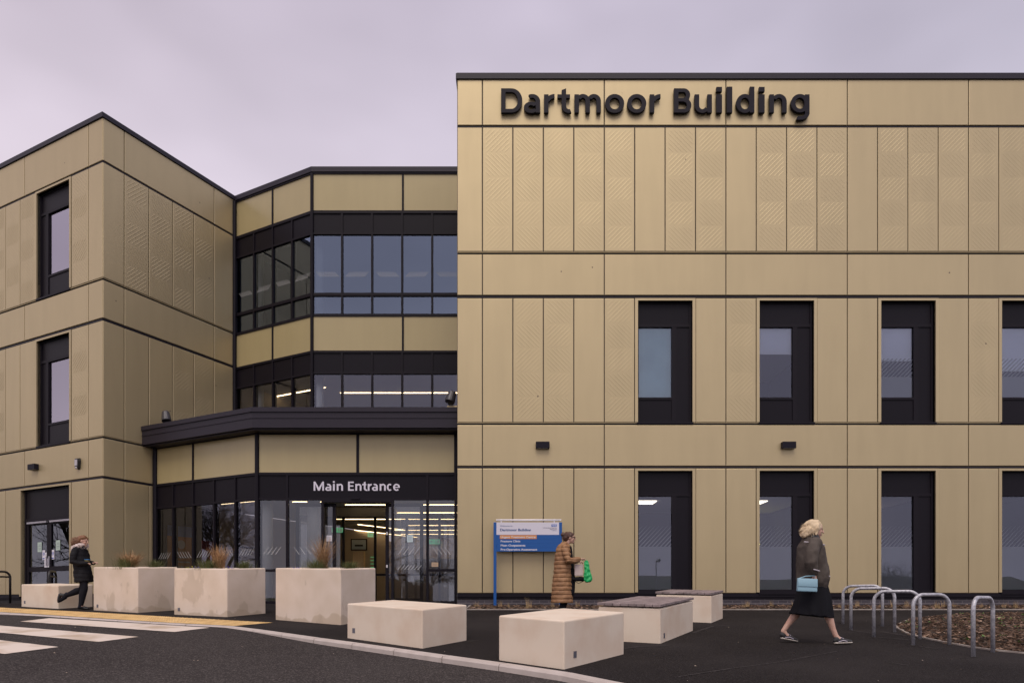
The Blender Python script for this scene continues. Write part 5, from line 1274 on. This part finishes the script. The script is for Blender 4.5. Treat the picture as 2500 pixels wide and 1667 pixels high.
def arm(mb, sh, el, wr, k=1.0):
    sh, el, wr = map(Vector, (sh, el, wr)); mb.tube([sh, sh.lerp(el, .5), el, el.lerp(wr, .35), wr], [.050*k, .043*k, .036*k, .035*k, .024*k], 12)
def eyes(q, parent, off):
    mb = MB()
    for y in (-1, 1): mb.ball(q(.074, .030*y, .012), (.010, .012, .007), 10, 7)
    put(mb, 'eyes', mat('eye_dark', (.03, .025, .02), .3), parent, off)
SKIN = mat('skin', (.56, .36, .28), .55, var=(14, (.50, .29, .22), .4, .6))
FRIZZ = lambda amp, f: (lambda c, n_: amp*noise.noise(Vector((c.x*f, c.y*f, c.z*f)))+amp*.5*noise.noise(Vector((c.x*f*2.3, c.y*f*2.3, c.z*f*.8))))
def hairm(name, a, b):
    def f(m, t, n, l, p, tc, cs):
        mp = n.new('ShaderNodeMapping'); mp.inputs['Scale'].default_value = (60, 60, 6); l.new(tc.outputs['Object'], mp.inputs[0])
        nz = n.new('ShaderNodeTexNoise'); nz.inputs['Scale'].default_value = 1.5; nz.inputs['Detail'].default_value = 4; l.new(mp.outputs[0], nz.inputs[0])
        mx = n.new('ShaderNodeMix'); mx.data_type = 'RGBA'; mx.inputs[6].default_value = (*a, 1); mx.inputs[7].default_value = (*b, 1); l.new(nz.outputs[0], mx.inputs[0]); l.new(mx.outputs[2], p.inputs['Base Color'])
        bp = n.new('ShaderNodeBump'); bp.inputs['Strength'].default_value = .8; bp.inputs['Distance'].default_value = .008; l.new(nz.outputs[0], bp.inputs['Height']); l.new(bp.outputs[0], p.inputs['Normal'])
    return mat(name, a, .55, build=f)
def strands(mb, c, r, n, ln, sd_, dirn=(0, 0, -1), cond=lambda v: True, w_=.003, jitter=.35):
    rr = random.Random(sd_); c = Vector(c)
    k = 0
    while k < n:
        v = Vector((rr.gauss(0, 1), rr.gauss(0, 1), rr.gauss(0, 1))).normalized()
        if not cond(v): continue
        k += 1
        p = c+Vector((v.x*r[0], v.y*r[1], v.z*r[2])); d = (v*.35+Vector(dirn)+Vector((rr.gauss(0, jitter), rr.gauss(0, jitter), rr.gauss(0, jitter)))).normalized()
        sd2 = d.cross(v);
        if sd2.length < .1: sd2 = d.orthogonal()
        sd2.normalize(); L_ = ln*rr.uniform(.5, 1.1); d2 = (d+Vector((0, 0, -.5))).normalized()
        q = p+d*L_*.5; e_ = q+d2*L_*.5
        mb.add([p-sd2*w_, p+sd2*w_, q+sd2*w_*.8, q-sd2*w_*.8, e_], [(0, 1, 2, 3), (3, 2, 4)])

# --- woman on the right: blonde, brown grey jacket, black skirt, trainers
off = Vector((4.06, 9.55, -.543))
b = MB()
q = head(b, (.055, 0, 1.535), 0, .12)
b.tube([(-.005, 0, 1.36), (.012, 0, 1.42), (.03, 0, 1.48)], [.062, .052, .052], 14)
b.tube([(-.01, 0, .84), (-.02, 0, .95), (-.02, 0, 1.08), (-.02, 0, 1.24), (-.01, 0, 1.35)], [(.165, .115), (.16, .11), (.135, .095), (.165, .11), (.15, .075)], 20, lat=(0, 1, 0))
legs(b, [(-.02, .085, .84), (0, -.085, .84)], [(-.13, .10, .475), (.135, -.10, .465)], [(-.335, .12, .165), (.275, -.12, .105)], [(-.155, .125, .035), (.44, -.125, .045)], 1.05)
arm(b, (-.02, -.18, 1.33), (-.12, -.25, 1.08), (-.075, -.27, .925)); arm(b, (-.02, .18, 1.33), (.03, .25, 1.09), (.15, .22, .93))
hand(b, (-.075, -.27, .925), (.15, 0, -1), 1, 1.2); hand(b, (.15, .22, .93), (.6, 0, -.8), -1, .7)
P1 = solid(b, .0055, 2); p1 = put(P1, 'person', SKIN, None, off)
tag(p1, 'blonde person in a loose brown grey jacket and black skirt striding right', 'person')
b = MB()
b.tube([(.02, 0, 1.425), (.0, 0, 1.385), (-.01, 0, 1.30), (.0, 0, 1.15), (.015, 0, 1.0), (.02, 0, .87), (.02, 0, .80)], [(.085, .085), (.17, .115), (.225, .165), (.235, .19), (.24, .205), (.245, .21), (.225, .19)], 26, lat=(0, 1, 0))
b.tube([(-.02, -.17, 1.345), (-.10, -.25, 1.20), (-.125, -.275, 1.07), (-.09, -.28, .955)], [.085, .088, .086, .058], 16)
b.tube([(-.02, .17, 1.345), (.0, .24, 1.2), (.03, .26, 1.08), (.14, .235, .96)], [.085, .088, .084, .056], 16)
JK = mat('jacket_cloth', (.062, .050, .044), .85, spec=.2, var=(5, (.095, .080, .070), .4, .65), bump=(45, .3, .004))
put(solid(b, .010, 4, lambda c, n_: .016*noise.noise(Vector((c.x*9, c.y*9, c.z*5)))+.007*noise.noise(Vector((c.x*22, c.y*22, c.z*14)))), 'jacket', JK, p1, off)
b = MB(); b.tube([(.02, 0, 1.405), (.015, 0, 1.455)], [(.085, .085), (.076, .080)], 18, lat=(0, 1, 0)); b.tube([(-.045, -.15, 1.41), (-.005, -.02, 1.435)], .012, 8)
put(solid(b, .008, 2), 'collar', BLACK, p1, off)
mb = MB()
for (x0, z0, x1, z1, y) in ((-.155, 1.362, -.075, 1.355, -.145), (.075, 1.335, .12, 1.32, -.13), (-.115, .985, -.045, .965, -.345), (.08, .93, .16, .90, -.19)): mb.tube([(x0, y, z0), (x1, y, z1)], .009, 8)
put(mb, 'zip_tab', mat('pale_trim', (.42, .38, .42), .5), p1, off)
b = MB(); b.tube([(.0, 0, .90), (.01, 0, .78), (.02, 0, .62), (.01, 0, .46), (0.0, 0, .37)], [(.18, .15), (.205, .19), (.22, .225), (.24, .26), (.25, .285)], 30, lat=(0, 1, 0), cap=False)
SK = mat('black_cloth', (.010, .010, .013), .9, spec=.12, bump=(30, .3, .005))
def pleat(c, n_): a = math.atan2(c.y, c.x); return (.95-c.z)*.045*math.sin(a*9+2*noise.noise(Vector((a*2, c.z*2, 0))))*(1 if abs(n_.z) < .6 else 0)*.5
put(solid(b, .012, 3, pleat), 'skirt', SK, p1, off)
b = MB(); b.ball((.02, 0, 1.59), (.118, .098, .092), 20, 12); b.ball((-.045, 0, 1.525), (.092, .098, .088), 16, 10); b.ball((-.09, 0, 1.475), (.060, .080, .052), 16, 10)
for y in (-1, 1): b.tube([(.06, .07*y, 1.60), (.045, .086*y, 1.54), (.03, .080*y, 1.475)], [.030, .032, .024], 12)
hb = solid(b, .008, 2, FRIZZ(.016, 16)); strands(hb, (-.02, 0, 1.54), (.112, .10, .10), 420, .055, 4, (-.75, 0, -.55), lambda v: v.x < .35)
put(hb, 'hair', hairm('blonde_hair', (.56, .41, .24), (.74, .60, .42)), p1, off); eyes(q, p1, off)
TR = mat('trainer_black', (.02, .02, .022), .6); SOLE = mat('rubber_sole', (.55, .50, .45), .7); LACE = mat('pale_lace', (.55, .50, .60), .7)
def trainer(an, heel, toe, dz, parent, off, bodym=TR, white=True):
    b = MB(); h, t = Vector(heel), Vector(toe); an = Vector(an); d = (t-h).normalized(); upv = Vector((0, 1, 0)).cross(d); upv = -upv if upv.z < 0 else upv
    b.tube([h+d*.03+upv*.045, h+d*.10+upv*.048, h+d*.17+upv*.036, t-d*.035+upv*.026], [(.036, .034), (.042, .038), (.045, .030), (.038, .020)], 16, lat=(0, 1, 0)); b.tube([h+d*.05+upv*.05, an], [(.042, .045), (.040, .042)], 14, lat=(0, 1, 0))
    s = put(solid(b, .006, 2), 'shoe', bodym, parent, off)
    if white:
        b = MB(); b.tube([h+d*.025+upv*.012, h+d*.13+upv*.012, t-d*.03+upv*.012], [(.040, .013), (.044, .013), (.042, .012)], 16, lat=(0, 1, 0)); put(b, 'sole', SOLE, s, off)
        b = MB()
        for k in range(4): c = h+d*(.10+.026*k)+upv*(.088-.011*k); b.tube([c-Vector((0, .028, .008)), c, c+Vector((0, .028, -.008))], .0055, 6)
        b.tube([h+d*.06+upv*.03-Vector((0, .043, 0)), h+d*.12+upv*.045-Vector((0, .045, 0)), h+d*.17+upv*.03-Vector((0, .046, 0))], .005, 6)
        put(b, 'lace', LACE, s, off)
trainer((-.35, .12, .115), (-.385, .125, .060), (-.125, .125, .008), 0, p1, off); trainer((.28, -.12, .075), (.235, -.125, .0), (.505, -.125, .012), 0, p1, off)
bag = MB(); bo = off+Vector((-.185, -.30, .785)); mb = MB()
mb.hexa([(-.135, -.03, -.085), (.125, -.03, -.095), (.125, .03, -.095), (-.135, .03, -.085), (-.13, -.018, .085), (.13, -.018, .075), (.13, .018, .075), (-.13, .018, .085)])
bg = empty('handbag', bo-Vector((0, 0, .09))); tag(bg, 'pale blue handbag held low by the blonde person in the black skirt', 'handbag')
bevel(put(mb, 'bag_body', mat('pale_blue_leather', (.26, .43, .53), .5, bump=(30, .3, .003)), bg, bo), .014, 3)
mb = MB(); mb.hexa([(-.13, -.034, -.02), (.127, -.034, -.03), (.127, -.02, -.03), (-.13, -.02, -.02), (-.128, -.026, .088), (.128, -.026, .078), (.128, .02, .08), (-.128, .02, .09)]); bevel(put(mb, 'flap', MATS['pale_blue_leather'], bg, bo), .005)
mb = MB(); mb.tube([(-.12, 0, .08), (-.02, 0, .115), (.10, .01, .12), (.125, 0, .07)], .006, 8); put(mb, 'strap', MATS['pale_blue_leather'], bg, bo)

# --- woman in the long camel padded coat
off = Vector((1.05, 14.1, -.259))
b = MB()
q = head(b, (.115, 0, 1.565), 0, .08)
b.tube([(.01, 0, 1.38), (.04, 0, 1.44), (.085, 0, 1.51)], [.06, .05, .05], 14)
b.tube([(-.0, 0, .86), (-.01, 0, 1.0), (-.0, 0, 1.12), (.0, 0, 1.28), (.01, 0, 1.38)], [(.165, .115), (.155, .11), (.135, .10), (.165, .11), (.15, .075)], 20, lat=(0, 1, 0))
legs(b, [(0, .08, .86), (0, -.08, .86)], [(.03, .085, .47), (-.01, -.085, .47)], [(-.02, .09, .10), (-.06, -.09, .10)], [(.14, .09, .03), (.10, -.09, .03)])
arm(b, (.0, -.18, 1.35), (.05, -.25, 1.09), (.29, -.19, 1.13)); arm(b, (.0, .18, 1.35), (.05, .24, 1.09), (.27, .16, 1.10))
hand(b, (.29, -.19, 1.13), (1, 0, .05), 1, 1.1); hand(b, (.27, .16, 1.10), (1, 0, 0), -1, 1.1)
p2 = put(solid(b, .0055, 2), 'person', SKIN, None, off); tag(p2, 'person in a long camel padded coat walking right past the directory sign', 'person')
b = MB(); b.tube([(.0, 0, 1.455), (.0, 0, 1.41), (-.02, 0, 1.33), (-.03, 0, 1.12), (-.035, 0, .85), (-.045, 0, .55), (-.05, 0, .26)], [(.085, .09), (.165, .12), (.20, .155), (.205, .175), (.215, .19), (.225, .215), (.23, .225)], 26, lat=(0, 1, 0), cap=False)
b.tube([(.0, -.17, 1.36), (.02, -.24, 1.22), (.055, -.265, 1.10), (.16, -.235, 1.10), (.275, -.195, 1.125)], [.075, .075, .075, .066, .050], 16); b.tube([(.0, .17, 1.36), (.02, .24, 1.2), (.06, .25, 1.10), (.25, .165, 1.10)], [.075, .075, .072, .05], 16)
CML = mat('camel_quilt', (.30, .155, .070), .6, var=(6, (.235, .12, .055), .4, .65), bump=(35, .3, .004))
put(solid(b, .010, 3, lambda c, n_: -.016*(1-abs(math.sin(c.z*math.pi/.085+.5*noise.noise(Vector((c.x*6, c.y*6, 0))))))**2+.012*noise.noise(Vector((c.x*12, c.y*12, c.z*12)))), 'padded_coat', CML, p2, off)
b = MB(); b.tube([(.095, 0, 1.36), (.10, 0, 1.1), (.115, 0, .75), (.10, 0, .46)], [(.09, .06), (.10, .085), (.12, .10), (.13, .105)], 18, lat=(0, 1, 0)); put(solid(b, .010, 3, FRIZZ(.01, 10)), 'dress', SK, p2, off)
b = MB(); b.tube([(.02, 0, 1.44), (-.03, 0, 1.42), (-.10, 0, 1.35)], [(.10, .06), (.13, .06), (.11, .045)], 16, lat=(0, 1, 0)); put(solid(b, .010, 3, FRIZZ(.014, 12)), 'hood', CML, p2, off)
for kn, an, y in (((.03, .085, .47), (-.02, .09, .10), 0), ((-.01, -.085, .47), (-.06, -.09, .10), 0)):
    b = MB(); b.tube([Vector(kn)+Vector((0, 0, .2)), kn, Vector(kn).lerp(Vector(an), .5), Vector(an)+Vector((0, 0, -.02))], [.075, .066, .060, .056], 14); put(solid(b, .010, 2, FRIZZ(.01, 14)), 'trouser_leg', SK, p2, off)
trainer((-.02, .09, .10), (-.07, .09, .0), (.17, .09, .0), 0, p2, off, SK, False); trainer((-.06, -.09, .10), (-.11, -.09, .0), (.13, -.09, .0), 0, p2, off, SK, False)
b = MB(); b.ball((.085, 0, 1.61), (.108, .088, .082), 18, 12); b.ball((.035, 0, 1.57), (.075, .080, .085), 16, 10); b.ball((-.025, 0, 1.635), (.048, .048, .046), 14, 10)
hb = solid(b, .008, 2, FRIZZ(.012, 18)); strands(hb, (.06, 0, 1.58), (.10, .09, .09), 160, .05, 6, (-.8, 0, -.2), lambda v: v.x < .2); put(hb, 'hair', hairm('dark_brown_hair', (.045, .02, .014), (.10, .045, .03)), p2, off); eyes(q, p2, off)
mb = MB(); a = q(.094, -.034, .012), q(.094, .034, .012)
for c in a: mb.ball(c, (.006, .026, .018), 12, 8)
mb.tube([q(.092, -.06, .016), q(-.01, -.080, .014)], .004, 6); mb.tube([q(.096, -.01, .016), q(.096, .01, .016)], .003, 6); put(mb, 'glasses', BLACK, p2, off)
def softbag(name, label, x0, x1, z0, z1, y, m, top, strap=True, narrow=.45):
    e_ = empty(name, off+Vector(((x0+x1)/2, y, z0))); tag(e_, label, 'bag'); c = (x0+x1)/2; r_ = (x1-x0)/2; H = z1-z0
    b = MB(); b.tube([(c-r_*.25, y, z1), (c-r_*.15, y, z1-H*.35), (c, y, z1-H*.65), (c+.01, y, z0+r_*.6)], [(r_*.25, r_*narrow), (r_*.4, r_*(narrow+.15)), (r_*.5, r_*.85), (r_*.55, r_*.95)], 16, lat=(0, 1, 0))
    put(solid(b, .007, 2, FRIZZ(.014, 18)), 'bag_body', m, e_, off)
    if strap: b = MB(); b.tube([(c-r_*.3, y-.01, z1-.01), top, (c+r_*.1, y+.01, z1-.01)], .006, 8); put(b, 'strap', m, e_, off)
softbag('carrier_bag', 'bright green carrier bag hanging from the camel coat person', .35, .53, .66, 1.09, -.20, mat('green_plastic', (.01, .36, .10), .4), (.375, -.19, 1.13))
e_ = empty('paper_bag', off+Vector((.28, -.12, .80))); tag(e_, 'pale pink bag between the camel coat and the green carrier bag', 'bag'); mb = MB(); mb.box((.19, -.17, .80), (.36, -.08, 1.03)); bevel(put(mb, 'bag_body', mat('pale_paper', (.52, .42, .40), .7, bump=(12, .4, .01)), e_, off), .012)
for o_ in [o for o in e_.children]: o_.data.polygons.foreach_set('use_smooth', [False]*len(o_.data.polygons))
mb = MB(); mb.tube([(.22, -.12, 1.03), (.27, -.14, 1.11), (.32, -.12, 1.03)], .005, 8); put(mb, 'handle', MATS['pale_paper'], e_, off)
e_ = empty('handbag', off+Vector((.27, -.12, .66))); tag(e_, 'small black bag hanging under the pale pink bag of the camel coat person', 'bag'); b = MB(); b.tube([(.18, -.11, .74), (.36, -.11, .74)], [(.05, .045), (.05, .045)], 14, lat=(0, 1, 0)); put(solid(b, .008, 2, FRIZZ(.01, 14)), 'bag_body', SK, e_, off)
mb = MB(); mb.tube([(.19, -.12, .70), (.27, -.13, .655), (.37, -.12, .70)], .007, 8); put(mb, 'strap', BLACK, e_, off)

# --- woman in the black parka on the left
off = Vector((-9.69, 15.95, -.143))
b = MB()
q = head(b, (-.01, 0, 1.545), 0, .18)
b.tube([(-.09, 0, 1.37), (-.07, 0, 1.42), (-.03, 0, 1.49)], [.06, .05, .05], 14)
b.tube([(-.0, 0, .86), (-.02, 0, 1.0), (-.05, 0, 1.12), (-.09, 0, 1.28), (-.10, 0, 1.38)], [(.165, .115), (.155, .11), (.135, .10), (.165, .11), (.15, .075)], 20, lat=(0, 1, 0))
legs(b, [(0, .08, .86), (.01, -.08, .86)], [(-.10, .09, .46), (.06, -.085, .475)], [(-.46, .09, .33), (-.02, -.09, .10)], [(-.60, .09, .22), (.14, -.09, .03)])
arm(b, (-.09, -.18, 1.33), (-.10, -.25, 1.07), (.10, -.15, 1.03)); arm(b, (-.09, .18, 1.33), (-.07, .24, 1.09), (.12, .14, 1.06))
hand(b, (.10, -.15, 1.03), (1, .1, .15), 1, .9); hand(b, (.12, .14, 1.06), (1, -.3, .2), -1, .9)
p3 = put(solid(b, .0055, 2), 'person', SKIN, None, off); tag(p3, 'person in a black parka with pale fur hood striding right by the fire doors', 'person')
b = MB(); b.tube([(-.07, 0, 1.44), (-.08, 0, 1.40), (-.10, 0, 1.32), (-.09, 0, 1.15), (-.045, 0, .98), (-.02, 0, .80), (.0, 0, .62)], [(.085, .09), (.165, .12), (.20, .155), (.205, .17), (.20, .165), (.21, .18), (.215, .185)], 26, lat=(0, 1, 0), cap=False)
b.tube([(-.09, -.17, 1.34), (-.10, -.24, 1.2), (-.095, -.265, 1.07), (.0, -.21, 1.03), (.145, -.145, 1.04)], [.075, .075, .072, .066, .052], 16); b.tube([(-.09, .17, 1.34), (-.09, .24, 1.2), (-.07, .25, 1.08), (.12, .15, 1.06)], [.075, .075, .072, .05], 16)
put(solid(b, .010, 3, lambda c, n_: -.008*(1-abs(math.sin(c.z*math.pi/.10)))**2+.012*noise.noise(Vector((c.x*9, c.y*9, c.z*9)))), 'parka', mat('parka_black', (.010, .0095, .012), .75, spec=.2, bump=(35, .3, .004)), p3, off)
b = MB(); b.tube([(.02, -.09, 1.455), (-.06, -.13, 1.43), (-.16, -.10, 1.385), (-.24, 0, 1.345), (-.16, .10, 1.385), (-.06, .13, 1.43), (.02, .09, 1.455)], [.034, .045, .055, .060, .055, .045, .034], 14)
fb = solid(b, .008, 1, FRIZZ(.03, 34)); strands(fb, (-.10, 0, 1.40), (.17, .15, .07), 500, .035, 9, (-.2, 0, 0), w_=.0025, jitter=.8); put(fb, 'fur_trim', mat('fur_pale', (.60, .50, .47), .9, bump=(70, .8, .01)), p3, off)
b = MB(); b.tube([(-.08, 0, 1.40), (-.15, 0, 1.34), (-.19, 0, 1.25)], [(.12, .07), (.12, .06), (.08, .035)], 16, lat=(0, 1, 0)); put(solid(b, .010, 2, FRIZZ(.012, 12)), 'hood', MATS['parka_black'], p3, off)
b = MB(); b.ball((-.035, 0, 1.60), (.112, .092, .084), 18, 12); b.ball((-.09, 0, 1.545), (.090, .092, .080), 16, 10); b.tube([(-.10, 0, 1.55), (-.19, .0, 1.49), (-.27, 0, 1.455)], [(.085, .07), (.06, .04), (.03, .018)], 14, lat=(0, 1, 0))
hb = solid(b, .008, 2, FRIZZ(.018, 15)); strands(hb, (-.10, 0, 1.55), (.12, .10, .08), 420, .13, 12, (-1, 0, -.25), lambda v: v.x < .35, w_=.003, jitter=.25); put(hb, 'hair', hairm('auburn_hair', (.125, .05, .024), (.26, .12, .055)), p3, off); eyes(q, p3, off)
LG = mat('dark_leggings', (.012, .012, .017), .85, spec=.15)
for hp_, kn, an in (((0, .08, .80), (-.10, .09, .46), (-.475, .09, .315)), ((.01, -.08, .80), (.06, -.085, .475), (-.02, -.09, .085))):
    hp_, kn, an = map(Vector, (hp_, kn, an)); b = MB(); b.tube([hp_, kn, kn.lerp(an, .3)+Vector((-.012, 0, 0)), kn.lerp(an, .75), an], [.10, .074, .078, .058, .050], 14); put(solid(b, .008, 2), 'legging', LG, p3, off)
b = MB(); b.tube([(-.45, .09, .35), (-.49, .09, .28), (-.60, .09, .20)], [(.046, .046), (.050, .050), (.040, .034)], 14, lat=(0, 1, 0)); b.tube([(-.02, -.09, .14), (-.03, -.09, .06), (.12, -.09, .035)], [(.044, .044), (.048, .046), (.038, .028)], 14, lat=(0, 1, 0)); put(b, 'sock', LG, p3, off)
trainer((-.02, -.09, .11), (-.09, -.09, .0), (.19, -.09, .0), 0, p3, off, BLACK, False); trainer((-.47, .09, .32), (-.535, .09, .36), (-.62, .09, .13), 0, p3, off, BLACK, False)
e_ = empty('packet', off+Vector((.12, -.10, 1.06))); tag(e_, 'small yellow packet with blue edge held by the person in the black parka', 'packet'); mb = MB(); mb.box((.07, -.10, 1.05), (.15, -.03, 1.12)); bevel(put(mb, 'wrapper', mat('packet_yellow', (.16, .13, .04), .5), e_, off), .006)
mb = MB(); mb.box((.06, -.105, 1.122), (.165, -.025, 1.134)); put(mb, 'lid', mat('packet_blue', (.03, .22, .60), .5), e_, off)
